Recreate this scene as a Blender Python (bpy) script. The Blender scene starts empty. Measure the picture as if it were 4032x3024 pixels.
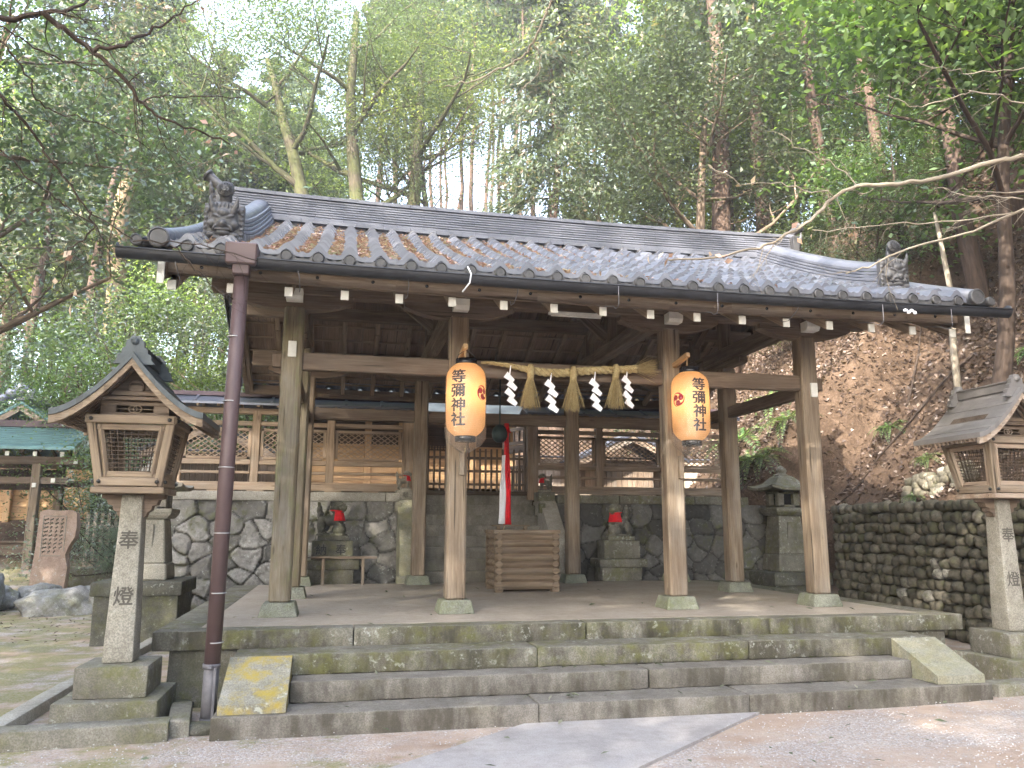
import bpy, bmesh, math, random
import numpy as np
from mathutils import Vector, Matrix, noise
rad = math.radians
S = bpy.context.scene
COL = S.collection
random.seed(7)
RNG = np.random.default_rng(7)

# ------------------------------------------------------------------ camera, sky, sun, exposure
YAW, PITCH, ROLL = 0.2105, 0.177, 0.0036
cam_d = bpy.data.cameras.new('camera')
cam_d.sensor_width = 36.0
cam_d.lens = 3124.7 / 4032 * 36.0
cam_d.clip_start, cam_d.clip_end = 0.05, 600
cam = bpy.data.objects.new('camera', cam_d)
COL.objects.link(cam)
_f = Vector((math.sin(YAW) * math.cos(PITCH), math.cos(YAW) * math.cos(PITCH), math.sin(PITCH)))
_r = Vector((math.cos(YAW), -math.sin(YAW), 0)); _u = _r.cross(_f)
_r, _u = math.cos(ROLL) * _r + math.sin(ROLL) * _u, -math.sin(ROLL) * _r + math.cos(ROLL) * _u
cam.matrix_world = Matrix(((_r.x, _u.x, -_f.x, -2.4641), (_r.y, _u.y, -_f.y, -8.5543), (_r.z, _u.z, -_f.z, 1.5391), (0, 0, 0, 1)))
S.camera = cam

SUN_EL, SUN_AZ = rad(33), rad(-140)        # azimuth clockwise from +Y (away from the camera): the sun stands behind the camera to the left
world = bpy.data.worlds.new('World'); S.world = world; world.use_nodes = True
wn = world.node_tree; bg = wn.nodes['Background']
sky = wn.nodes.new('ShaderNodeTexSky'); sky.sky_type = 'NISHITA'; sky.sun_disc = False
sky.sun_elevation, sky.sun_rotation = SUN_EL, SUN_AZ
sky.air_density, sky.dust_density, sky.ozone_density = 1.0, 2.5, 1.0
hs = wn.nodes.new('ShaderNodeHueSaturation'); hs.inputs['Saturation'].default_value = .72
wn.links.new(sky.outputs[0], hs.inputs['Color']); wn.links.new(hs.outputs[0], bg.inputs[0]); bg.inputs[1].default_value = 0.15
sun_d = bpy.data.lights.new('sun', 'SUN'); sun_d.energy = 2.2; sun_d.angle = rad(0.5); sun_d.color = (1, 0.93, 0.82)
sun = bpy.data.objects.new('sun', sun_d); COL.objects.link(sun)
_d = Vector((math.sin(SUN_AZ) * math.cos(SUN_EL), math.cos(SUN_AZ) * math.cos(SUN_EL), math.sin(SUN_EL)))
sun.rotation_euler = _d.to_track_quat('Z', 'Y').to_euler()
S.view_settings.view_transform = 'Standard'; S.view_settings.look = 'None'
S.view_settings.exposure = 3.3; S.view_settings.gamma = 1.0
S.cycles.use_denoising = True
S.cycles.max_bounces = 8; S.cycles.diffuse_bounces = 4; S.cycles.transparent_max_bounces = 12
S.cycles.sample_clamp_indirect = 6.0

# ------------------------------------------------------------------ materials
class N:
    def __init__(s, name):
        s.m = bpy.data.materials.new(name); s.m.use_nodes = True
        s.t = s.m.node_tree; s.p = s.t.nodes['Principled BSDF']; s.out = s.t.nodes['Material Output']
    def n(s, typ, ins=None, **kw):
        x = s.t.nodes.new('ShaderNode' + typ)
        for k, v in kw.items(): setattr(x, k, v)
        for k, v in (ins or {}).items(): s.set(x.inputs[k], v)
        return x
    def set(s, inp, v):
        if hasattr(v, 'bl_idname') and hasattr(v, 'outputs'): v = v.outputs[0]
        if isinstance(v, bpy.types.NodeSocket): s.t.links.new(v, inp)
        else:
            if isinstance(v, tuple) and len(v) == 3 and inp.type == 'RGBA': v = v + (1,)
            inp.default_value = v
    def attr(s, name='gc', fac=False):
        a = s.n('Attribute', attribute_name=name); return a.outputs['Fac' if fac else 'Vector']
    def map(s, vec, sc):
        return s.n('Mapping', {'Vector': vec, 'Scale': sc if isinstance(sc, tuple) else (sc,) * 3})
    def noise(s, vec, scale, detail=4, rough=.6, dist=0.0):
        return s.n('TexNoise', {'Vector': vec, 'Scale': scale, 'Detail': detail, 'Roughness': rough, 'Distortion': dist}).outputs[0]
    def ramp(s, fac, *stops):
        r = s.n('ValToRGB', {'Fac': fac}); e = r.color_ramp.elements
        while len(e) < len(stops): e.new(.5)
        for i, (p, c) in enumerate(stops):
            e[i].position = p
            e[i].color = (c, c, c, 1) if isinstance(c, (int, float)) else tuple(c) + (1,)
        return r.outputs[0]
    def mix(s, f, a, b, mode='MIX'):
        x = s.n('MixRGB', {'Fac': f, 'Color1': a, 'Color2': b}, blend_type=mode); return x.outputs[0]
    def math(s, op, a, b=0.0):
        return s.n('Math', {0: a, 1: b}, operation=op).outputs[0]
    def up(s):
        g = s.n('NewGeometry'); x = s.n('SeparateXYZ', {0: g.outputs['Normal']}); return x.outputs[2]
    def pos(s): return s.n('NewGeometry').outputs['Position']
    def bump(s, h, dist=.01, st=1.0, prev=None):
        b = s.n('Bump', {'Height': h, 'Distance': dist, 'Strength': st})
        if prev is not None: s.set(b.inputs['Normal'], prev)
        return b.outputs[0]
    def done(s, col=None, rough=.8, nrm=None, spec=None, metal=None):
        if col is not None: s.set(s.p.inputs['Base Color'], col)
        s.set(s.p.inputs['Roughness'], rough)
        if nrm is not None: s.set(s.p.inputs['Normal'], nrm)
        if spec is not None: s.set(s.p.inputs['Specular IOR Level'], spec)
        if metal is not None: s.set(s.p.inputs['Metallic'], metal)
        return s.m

def wood(name, a, b, c, rough=.75, algae=0.0, grey=0.3, scale=1.0):
    """weathered timber: grain runs along gc.x; a dark, b mid, c pale; algae = green towards moist faces"""
    n = N(name); g = n.attr()
    base = n.noise(n.map(g, (1.2 * scale, 9 * scale, 9 * scale)), 1.0, 5, .6)
    grain = n.noise(n.map(g, (2.5 * scale, 70 * scale, 70 * scale)), 1.0, 4, .65)
    blot = n.noise(n.map(g, (1.0, 3.0, 3.0)), 1.6, 4, .6)
    col = n.ramp(base, (.3, a), (.5, b), (.72, c))
    col = n.mix(n.ramp(grain, (.35, .55), (.65, 0.0)), col, n.mix(.5, a, (a[0] * .4, a[1] * .4, a[2] * .4)))
    if grey: col = n.mix(n.ramp(blot, (.48, 0), (.7, grey)), col, (.30, .28, .25))
    if algae:
        bl2 = n.noise(n.map(g, (2.0, 6.0, 6.0)), 2.0, 4, .65)
        col = n.mix(n.ramp(bl2, (.52, 0), (.72, algae)), col, (.17, .19, .08))
    ck = n.ramp(n.noise(n.map(g, (.7 * scale, 26 * scale, 26 * scale)), 1.3, 2, .5), (.30, 1), (.34, 0))
    col = n.mix(n.math('MULTIPLY', ck, .75), col, (a[0] * .22, a[1] * .22, a[2] * .22))
    kn = n.n('TexVoronoi', {'Vector': n.map(g, (1.6, 5, 5)), 'Scale': 1.0}).outputs['Distance']
    col = n.mix(n.ramp(kn, (.05, .6), (.10, 0)), col, (a[0] * .4, a[1] * .35, a[2] * .3))
    h = n.math('SUBTRACT', n.math('ADD', n.math('MULTIPLY', grain, 1.0), n.math('MULTIPLY', base, .6)), n.math('MULTIPLY', ck, 1.2))
    return n.done(col, n.ramp(grain, (.3, rough + .12), (.7, rough - .1)), n.bump(h, .006, .8), .3)

def stone(name, a, b, c, moss=0.0, lichen=0.0, yellow=0.0, scale=1.0, bump=.006, rough=.9, speck=.5, mossc=(.085, .09, .035), damp_shade=0.0):
    n = N(name); g = n.attr()
    big = n.noise(g, 2.2 * scale, 5, .65); mid = n.noise(g, 11 * scale, 6, .7); fine = n.noise(g, 90 * scale, 3, .7)
    col = n.ramp(n.mix(.5, big, mid), (.36, a), (.5, b), (.64, c))
    col = n.mix(n.ramp(fine, (.40, speck), (.6, 0)), col, (a[0] * .45, a[1] * .45, a[2] * .45))
    if damp_shade:
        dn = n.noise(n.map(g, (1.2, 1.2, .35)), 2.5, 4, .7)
        # stains in drips and blotches; shade of upright faces painted in with them
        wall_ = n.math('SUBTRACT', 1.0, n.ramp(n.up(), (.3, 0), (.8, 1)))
        col = n.mix(n.math('MULTIPLY', n.ramp(dn, (.40, .0), (.60, damp_shade)), n.math('ADD', n.math('MULTIPLY', wall_, .8), .2)), col, (a[0] * .33, a[1] * .32, a[2] * .28))
    if lichen:
        ln = n.noise(g, 15 * scale, 5, .75); ln2 = n.noise(g, 3 * scale, 3, .5)
        col = n.mix(n.math('MULTIPLY', n.ramp(ln, (.56, 0), (.64, lichen)), n.ramp(ln2, (.42, 0), (.6, 1))), col, (.52, .54, .50))
    if yellow:
        yn = n.noise(g, 5 * scale, 6, .7)
        col = n.mix(n.ramp(yn, (.44, 0), (.6, yellow)), col, (.36, .27, .045))
    h = n.math('ADD', n.math('MULTIPLY', mid, 1.0), n.math('MULTIPLY', fine, .45))
    if moss:
        mn = n.noise(g, 6 * scale, 7, .72); mb = n.noise(g, 1.6 * scale, 3, .55)
        mm = n.math('MULTIPLY', n.ramp(mn, (.42, 0), (.6, 1)), n.ramp(mb, (.40, .15), (.62, 1)))
        mm = n.math('MULTIPLY', mm, moss)
        mc = n.mix(n.noise(g, 40 * scale, 3), mossc, (mossc[0] * 1.9, mossc[1] * 1.75, mossc[2] * 1.3))
        col = n.mix(mm, col, mc)
        h = n.math('ADD', h, n.math('MULTIPLY', mm, .5))
    return n.done(col, rough, n.bump(h, bump, 1.0), .25)

def leaf_mat(name, stops, trans=.45, gloss=.10, rough=.38):
    n = N(name); r = n.attr('rnd', True)
    col = n.ramp(r, *stops)
    oi = n.n('ObjectInfo')
    hsv = n.n('HueSaturation', {'Hue': n.math('ADD', n.math('MULTIPLY', oi.outputs['Random'], .05), .475),
                                'Saturation': .80, 'Value': n.math('ADD', n.math('MULTIPLY', oi.outputs['Random'], .5), .75), 'Color': col})
    d = n.n('BsdfDiffuse', {'Color': hsv}); t = n.n('BsdfTranslucent', {'Color': n.mix(1, hsv.outputs[0], (1.7, 1.75, .75), 'MULTIPLY')})
    m = n.n('MixShader', {0: trans, 1: d, 2: t})
    gl = n.n('BsdfGlossy', {'Color': (1, 1, 1, 1), 'Roughness': rough})
    m2 = n.n('MixShader', {0: gloss, 1: m, 2: gl})
    n.t.links.new(m2.outputs[0], n.out.inputs[0]); return n.m

def plain(name, col, rough=.6, metal=0.0, var=.15, scale=8, bump=0.0, spec=.4):
    n = N(name); g = n.attr(); f = n.noise(g, scale, 5, .65)
    c = n.mix(n.ramp(f, (.3, 0), (.7, 1)), tuple(x * (1 - var) for x in col), tuple(min(1, x * (1 + var)) for x in col))
    return n.done(c, n.ramp(f, (.3, rough * .85), (.7, min(1, rough * 1.15))), n.bump(n.noise(g, scale * 6, 3), bump) if bump else None, spec, metal)

M = {}
M['post'] = wood('old_timber', (.145, .105, .072), (.255, .195, .138), (.36, .29, .21), grey=.35)
M['post_mossy'] = wood('old_timber_with_algae', (.13, .105, .068), (.235, .195, .135), (.34, .295, .215), algae=.6, grey=.5)
M['beam'] = wood('beam_timber', (.105, .075, .054), (.175, .128, .094), (.25, .19, .14), grey=.15)
M['board'] = wood('roof_board', (.18, .125, .095), (.27, .195, .15), (.36, .27, .21), grey=.1)
M['rafter'] = wood('rafter_timber', (.19, .14, .10), (.29, .22, .165), (.38, .30, .23), grey=.2)
M['grey_wood'] = wood('silvered_timber', (.22, .155, .11), (.36, .27, .20), (.48, .39, .31), grey=.55)
M['fence_wood'] = wood('fence_timber', (.30, .21, .14), (.45, .335, .24), (.58, .47, .36), grey=.4)
M['box_wood'] = wood('chest_timber', (.15, .105, .07), (.25, .185, .125), (.34, .265, .185), grey=.2)
M['hinoki'] = wood('fresh_cypress', (.44, .27, .135), (.55, .36, .19), (.63, .43, .25), grey=0, rough=.6)
M['plank'] = wood('pale_plank', (.38, .29, .22), (.52, .42, .34), (.62, .52, .44), grey=.3)
M['dark_wood'] = wood('dark_timber', (.05, .035, .025), (.09, .065, .045), (.13, .095, .07), grey=.05)
M['white'] = plain('white_paint', (.72, .71, .67), .7, var=.12)
M['slab'] = stone('platform_slab', (.17, .155, .125), (.25, .23, .19), (.32, .30, .25), moss=.35, lichen=.15, bump=.003)
M['floor'] = stone('platform_floor', (.30, .255, .205), (.37, .32, .265), (.43, .38, .32), moss=.12, bump=.0015, speck=.25, mossc=(.15, .15, .08))
M['kerb'] = stone('mossy_kerb_stone', (.12, .11, .09), (.215, .20, .165), (.31, .295, .25), moss=.7, lichen=.6, bump=.008, damp_shade=.85)
M['step_tread'] = stone('worn_step_stone', (.155, .14, .12), (.225, .205, .18), (.29, .27, .24), moss=.15, lichen=.1, bump=.005, damp_shade=.8)
M['cheek'] = stone('lichen_cheek_stone', (.20, .19, .16), (.30, .285, .24), (.39, .375, .33), yellow=.85, lichen=.7, moss=.3, bump=.005)
M['cheek2'] = stone('pale_cheek_stone', (.22, .215, .165), (.31, .30, .24), (.38, .37, .30), yellow=.15, lichen=.5, moss=.4, bump=.004, mossc=(.14, .15, .06))
M['base'] = stone('post_base_stone', (.15, .155, .12), (.23, .235, .19), (.31, .315, .26), moss=.6, lichen=.4, mossc=(.11, .13, .06))
M['granite'] = stone('lantern_granite', (.24, .22, .18), (.34, .315, .265), (.42, .395, .335), moss=.12, lichen=.25, bump=.002, speck=.6)
M['granite_moss'] = stone('mossy_granite', (.15, .14, .115), (.23, .215, .18), (.31, .29, .245), moss=.7, lichen=.6, damp_shade=.4)
M['granite_light'] = stone('pale_granite', (.30, .275, .235), (.40, .375, .325), (.49, .465, .41), moss=.15, lichen=.35, bump=.004)
M['dark_stone'] = stone('dark_damp_stone', (.06, .06, .05), (.105, .10, .085), (.16, .155, .135), moss=.5, lichen=.45)
M['stair'] = stone('stair_stone', (.17, .155, .13), (.245, .225, .195), (.31, .29, .255), moss=.25, damp_shade=.35, bump=.003)
M['pink_stone'] = stone('pinkish_stele_stone', (.30, .205, .155), (.42, .30, .235), (.50, .375, .30), moss=.2, lichen=.6, bump=.004)
M['boulder'] = stone('grey_boulder', (.15, .145, .14), (.27, .265, .26), (.42, .42, .42), moss=.55, lichen=.8, bump=.012)
M['path'] = stone('paving_slab', (.29, .265, .255), (.36, .335, .325), (.42, .395, .385), bump=.0015, speck=.3)
M['copper'] = plain('patinated_copper', (.060, .070, .075), .5, metal=.2, var=.5, scale=3, bump=.002)
M['copper_grey'] = plain('weathered_grey_copper', (.17, .16, .155), .55, metal=.1, var=.25, scale=3, bump=.002)
M['copper_blue'] = plain('blue_green_copper', (.13, .24, .25), .4, metal=.15, var=.3, scale=3)
M['metal_roof'] = plain('grey_metal_roof', (.17, .18, .22), .35, metal=.5, var=.12, scale=2)
M['ridge_metal'] = plain('purple_brown_flashing', (.12, .085, .095), .5, metal=.2, var=.15, scale=3)
M['pipe'] = plain('brown_plastic_pipe', (.095, .062, .062), .45, var=.12, scale=3)
M['pipe_grey'] = plain('faded_pipe', (.125, .12, .13), .55, var=.3, scale=9)
M['gutter'] = plain('dark_gutter_metal', (.035, .036, .042), .45, metal=.3, var=.3, scale=4)
M['wire'] = plain('grey_wire', (.38, .38, .38), .5, metal=.4)
M['iron'] = plain('black_iron', (.03, .028, .026), .6)
M['black'] = plain('black_lacquer', (.012, .012, .014), .25)
M['ink'] = plain('black_ink', (.02, .02, .03), .7)
M['red'] = plain('red_cloth', (.62, .012, .02), .85, var=.2, scale=20, bump=.003)
M['crimson'] = plain('crimson_paint', (.42, .01, .035), .7)
M['white_cloth'] = plain('white_cloth', (.74, .74, .78), .9, var=.06, scale=20)
M['paper'] = plain('white_paper', (.82, .82, .86), .8, var=.04)
M['straw'] = wood('straw', (.30, .22, .10), (.46, .36, .18), (.58, .48, .27), grey=0, scale=2)
M['bronze'] = plain('dark_bronze', (.05, .075, .075), .5, metal=.5, var=.4)
M['glyph'] = plain('carved_shadowed_stone', (.09, .082, .068), .95)
M['bell_red'] = M['red']
def tile_mat():
    n = N('smoked_roof_tile'); g = n.attr(); f = n.noise(g, 3, 4, .6); r = n.attr('rnd', True)
    c = n.mix(n.ramp(r, (0, 0), (1, 1)), (.085, .09, .112), (.14, .147, .178))
    c = n.mix(n.ramp(f, (.4, 0), (.7, .35)), c, (.19, .19, .20))
    return n.done(c, n.ramp(n.noise(g, 9), (.3, .34), (.7, .50)), n.bump(n.noise(g, 60, 3), .001), .6, .0)
M['tile'] = tile_mat()
M['oni'] = plain('dark_moulded_tile', (.068, .066, .068), .5, var=.3, scale=6, spec=.5)
def paper_lantern():
    n = N('glowing_lantern_paper'); g = n.attr(); x = n.n('SeparateXYZ', {0: g})
    rib = n.math('FRACT', n.math('MULTIPLY', x.outputs[2], 52.0))
    ribm = n.ramp(rib, (0, .35), (.12, 0), (.9, 0), (1, .35))
    col = n.mix(ribm, (.74, .52, .29), (.44, .27, .12))
    d = n.n('BsdfDiffuse', {'Color': col}); t = n.n('BsdfTranslucent', {'Color': col})
    m = n.n('MixShader', {0: .68, 1: d, 2: t})
    n.t.links.new(m.outputs[0], n.out.inputs[0]); return n.m
M['lantern_paper'] = paper_lantern()
def plastic():
    n = N('clear_plastic_bag'); g = n.attr()
    bp = n.bump(n.noise(n.map(g, (1, 1, .5)), 22, 3), .02, 1)
    tr = n.n('BsdfTransparent', {'Color': (.97, .96, .95, 1)}); gl = n.n('BsdfGlossy', {'Roughness': .12, 'Normal': bp})
    df = n.n('BsdfDiffuse', {'Color': (.8, .78, .75, 1)})
    lw = n.n('LayerWeight', {'Blend': .35, 'Normal': bp})
    m = n.n('MixShader', {0: n.math('ADD', n.math('MULTIPLY', lw.outputs['Facing'], .35), .03), 1: tr, 2: gl})
    m2 = n.n('MixShader', {0: .05, 1: m, 2: df})
    n.t.links.new(m2.outputs[0], n.out.inputs[0]); return n.m
M['plastic'] = plastic()
def bark(name, a, b, moss=0.0, scale=1.0):
    n = N(name); g = n.attr()
    f = n.noise(n.map(g, (16 * scale, 16 * scale, 2.2 * scale)), 1.0, 6, .7); b2 = n.noise(g, 1.5, 4)
    c = n.ramp(f, (.32, a), (.68, b))
    if moss: c = n.mix(n.ramp(b2, (.40, 0), (.58, moss)), c, (.075, .085, .028))
    return n.done(c, .9, n.bump(f, .03, 1), .2)
M['bark'] = bark('grey_brown_bark', (.07, .05, .035), (.22, .165, .12))
M['bark_cedar'] = bark('reddish_cedar_bark', (.05, .034, .026), (.145, .098, .074))
M['bark_tan'] = bark('tan_bark', (.18, .125, .075), (.36, .27, .17))
M['bark_moss'] = bark('mossy_bark', (.035, .03, .02), (.11, .09, .06), moss=.7)
M['twig_dark'] = bark('dark_twig', (.035, .025, .02), (.09, .065, .05))
M['twig_pale'] = bark('pale_twig', (.20, .165, .125), (.38, .33, .26))
G = lambda *s: s
M['leaf_dark'] = leaf_mat('dark_glossy_leaf', G((0, (.022, .045, .012)), (.6, (.045, .085, .022)), (1, (.10, .16, .03))), .3, .13, .36)
M['leaf_mid'] = leaf_mat('mid_green_leaf', G((0, (.04, .075, .022)), (.6, (.075, .125, .035)), (1, (.14, .20, .045))), .4, .08, .42)
M['leaf_bright'] = leaf_mat('bright_green_leaf', G((0, (.05, .11, .018)), (.6, (.085, .18, .028)), (1, (.17, .28, .04))), .4, .07, .42)
M['leaf_yellow'] = leaf_mat('yellow_green_leaf', G((0, (.08, .13, .02)), (.6, (.15, .22, .035)), (1, (.27, .34, .06))), .45, .06, .45)
M['leaf_blue'] = leaf_mat('blue_grey_green_leaf', G((0, (.045, .075, .05)), (.6, (.09, .135, .085)), (1, (.16, .21, .12))), .35, .12, .38)
M['needle'] = leaf_mat('conifer_spray', G((0, (.04, .065, .03)), (.55, (.075, .115, .05)), (.85, (.13, .16, .07)), (1, (.25, .16, .09))), .3, .04, .5)
M['needle_blue'] = leaf_mat('blue_conifer_spray', G((0, (.06, .095, .065)), (.6, (.11, .15, .10)), (.85, (.16, .19, .13)), (1, (.27, .17, .11))), .3, .05, .5)
M['fern'] = leaf_mat('fern_green', G((0, (.035, .085, .015)), (.6, (.075, .16, .025)), (1, (.20, .30, .04))), .4, .06, .4)
M['litter'] = leaf_mat('dead_leaf', G((0, (.05, .03, .02)), (.5, (.115, .07, .047)), (.85, (.20, .135, .095)), (1, (.33, .26, .20))), .12, .03, .5)
M['roof_litter'] = leaf_mat('fallen_maple_leaf', G((0, (.26, .11, .085)), (.5, (.42, .22, .17)), (.85, (.55, .38, .29)), (1, (.46, .46, .32))), .15, .03, .5)
M['green_litter'] = leaf_mat('fallen_green_leaf', G((0, (.06, .09, .035)), (.6, (.14, .18, .09)), (1, (.38, .36, .28))), .15, .06, .4)
# ------------------------------------------------------------------ mesh building
class MB:
    """collects shapes for ONE mesh object; every vertex carries gc (texture coordinates in metres, x along the grain) and rnd"""
    def __init__(s): s.v = []; s.f = []; s.g = []; s.r = []; s.sm = []
    def add(s, verts, faces, gc=None, rnd=None, smooth=False):
        o = len(s.v); s.v += [tuple(v) for v in verts]
        off = (random.uniform(-50, 50), random.uniform(-50, 50), random.uniform(-50, 50))
        gc = gc if gc is not None else verts
        s.g += [(a[0] + off[0], a[1] + off[1], a[2] + off[2]) for a in gc]
        rv = random.random() if rnd is None else rnd
        s.r += [rv] * len(verts)
        s.f += [tuple(i + o for i in f) for f in faces]; s.sm += [smooth] * len(faces)
        return s
    def box(s, c, size, ch=.006, rot=None, taper=None):
        """chamfered box at centre c; rot = Matrix 3x3 or z angle; taper=(tx,ty) scales the top"""
        h = [x / 2 for x in size]; ch = min(ch, min(h) * .45)
        vs = []; idx = {}
        for sx in (-1, 1):
            for sy in (-1, 1):
                for sz in (-1, 1):
                    for ax in range(3):
                        p = [sx * (h[0] - ch), sy * (h[1] - ch), sz * (h[2] - ch)]
                        p[ax] = (sx, sy, sz)[ax] * h[ax]
                        idx[(sx, sy, sz, ax)] = len(vs); vs.append(p)
        fs = []
        for ax in range(3):
            o1, o2 = [(1, 2), (2, 0), (0, 1)][ax]
            for sg in (-1, 1):
                q = []
                for a, b in ((-1, -1), (1, -1), (1, 1), (-1, 1)):
                    k = [0, 0, 0]; k[ax] = sg; k[o1] = a; k[o2] = b; q.append(idx[(*k, ax)])
                fs.append(q if sg > 0 else q[::-1])
        for ax in range(3):           # edge chamfers along axis ax
            o1, o2 = [(1, 2), (2, 0), (0, 1)][ax]
            for a in (-1, 1):
                for b in (-1, 1):
                    k1 = [0, 0, 0]; k1[ax] = -1; k1[o1] = a; k1[o2] = b; k2 = list(k1); k2[ax] = 1
                    q = [idx[(*k1, o1)], idx[(*k2, o1)], idx[(*k2, o2)], idx[(*k1, o2)]]
                    fs.append(q if a * b < 0 else q[::-1])
        for sx in (-1, 1):
            for sy in (-1, 1):
                for sz in (-1, 1):
                    t = [idx[(sx, sy, sz, i)] for i in range(3)]
                    fs.append(t if sx * sy * sz > 0 else t[::-1])
        if taper:
            for p in vs:
                k = (p[2] / h[2] + 1) / 2
                p[0] *= 1 + (taper[0] - 1) * k; p[1] *= 1 + (taper[1] - 1) * k
        la = max(range(3), key=lambda i: size[i]); od = [la, (la + 1) % 3, (la + 2) % 3]
        gc = [(p[od[0]], p[od[1]], p[od[2]]) for p in vs]
        if rot is not None:
            R = rot if isinstance(rot, Matrix) else Matrix.Rotation(rot, 3, 'Z')
            vs = [R @ Vector(p) for p in vs]
        return s.add([(p[0] + c[0], p[1] + c[1], p[2] + c[2]) for p in vs], fs, gc)
    def beam(s, a, b, w, h, ch=.006, up=(0, 0, 1)):
        """timber from a to b, w wide, h high"""
        a, b = Vector(a), Vector(b); d = (b - a); L = d.length; x = d / L
        y = Vector(up).cross(x)
        y = y.normalized() if y.length > 1e-4 else Vector((0, 1, 0)); z = x.cross(y)
        R = Matrix((x, y, z)).transposed()
        return s.box((a + b) / 2, (L, w, h), ch, R)
    def tube(s, pts, radii, n=8, cap=True, smooth=True):
        pts = [Vector(p) for p in pts]; m = len(pts)
        if not hasattr(radii, '__len__'): radii = [radii] * m
        vs, fs, gc = [], [], []; L = 0; prev = None
        for i, p in enumerate(pts):
            t = (pts[min(i + 1, m - 1)] - pts[max(i - 1, 0)]); t = t.normalized() if t.length > 1e-9 else Vector((0, 0, 1))
            if prev is None:
                a = Vector((0, 0, 1)) if abs(t.z) < .9 else Vector((1, 0, 0)); x = t.cross(a).normalized()
            else: x = (prev - t * prev.dot(t)).normalized()
            prev = x; y = t.cross(x)
            if i: L += (p - pts[i - 1]).length
            for k in range(n):
                an = 2 * math.pi * k / n
                vs.append(p + radii[i] * (math.cos(an) * x + math.sin(an) * y))
                gc.append((radii[i] * math.cos(an), radii[i] * math.sin(an), L))
        for i in range(m - 1):
            for k in range(n):
                k2 = (k + 1) % n; fs.append((i * n + k, i * n + k2, (i + 1) * n + k2, (i + 1) * n + k))
        if cap:
            fs.append(tuple(range(n))[::-1]); fs.append(tuple(range((m - 1) * n, m * n)))
        return s.add(vs, fs, gc, smooth=smooth)
    def lathe(s, prof, c, n=24, smooth=True, cap=True, ang=0.0):
        """prof = [(r, z)...] turned about the vertical through c"""
        vs, fs = [], []
        for r, z in prof:
            for k in range(n):
                a = 2 * math.pi * k / n + ang; vs.append((c[0] + r * math.cos(a), c[1] + r * math.sin(a), c[2] + z))
        for i in range(len(prof) - 1):
            for k in range(n):
                k2 = (k + 1) % n; fs.append((i * n + k, i * n + k2, (i + 1) * n + k2, (i + 1) * n + k))
        if cap:
            fs.append(tuple(range(n))[::-1]); fs.append(tuple(range((len(prof) - 1) * n, len(prof) * n)))
        return s.add(vs, fs, None, smooth=smooth)
    def prism(s, poly, ax, a, b, rnd=None):
        """polygon (list of 2-tuples) extruded along axis ax from a to b; the two other axes follow in x,y,z order"""
        if ax == 'y': poly = poly[::-1]
        n = len(poly); ar = sum(poly[i][0] * poly[(i + 1) % n][1] - poly[(i + 1) % n][0] * poly[i][1] for i in range(n))
        if (ar < 0): poly = poly[::-1]
        mk = {'x': lambda p, t: (t, p[0], p[1]), 'y': lambda p, t: (p[0], t, p[1]), 'z': lambda p, t: (p[0], p[1], t)}[ax]
        vs = [mk(p, a) for p in poly] + [mk(p, b) for p in poly]
        fs = [tuple(range(n))[::-1], tuple(range(n, 2 * n))] + [(i, (i + 1) % n, n + (i + 1) % n, n + i) for i in range(n)]
        if ax == 'y': fs = [f[::-1] for f in fs]
        if b < a: fs = [f[::-1] for f in fs]
        return s.add(vs, fs, None, rnd)
    def rock(s, c, size, n=3, amp=.18, seed=None, rot=0.0, fr=1.6):
        """displaced icosphere"""
        bm = bmesh.new(); bmesh.ops.create_icosphere(bm, subdivisions=n, radius=1.0)
        sd = Vector((seed if seed is not None else random.uniform(0, 99), 3.3, 7.7)); R = Matrix.Rotation(rot, 3, 'Z')
        vs = []
        for v in bm.verts:
            p = v.co.copy(); d = 1 + amp * noise.noise(p * fr + sd) + amp * .45 * noise.noise(p * fr * 2.7 + sd)
            p = Vector((math.copysign(abs(p.x) ** .8, p.x), math.copysign(abs(p.y) ** .8, p.y), math.copysign(abs(p.z) ** .8, p.z)))
            p = R @ Vector((p.x * d * size[0], p.y * d * size[1], p.z * d * size[2]))
            vs.append(p + Vector(c))
        fs = [tuple(v.index for v in f.verts) for f in bm.faces]; bm.free()
        return s.add(vs, fs, None, smooth=True)
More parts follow.
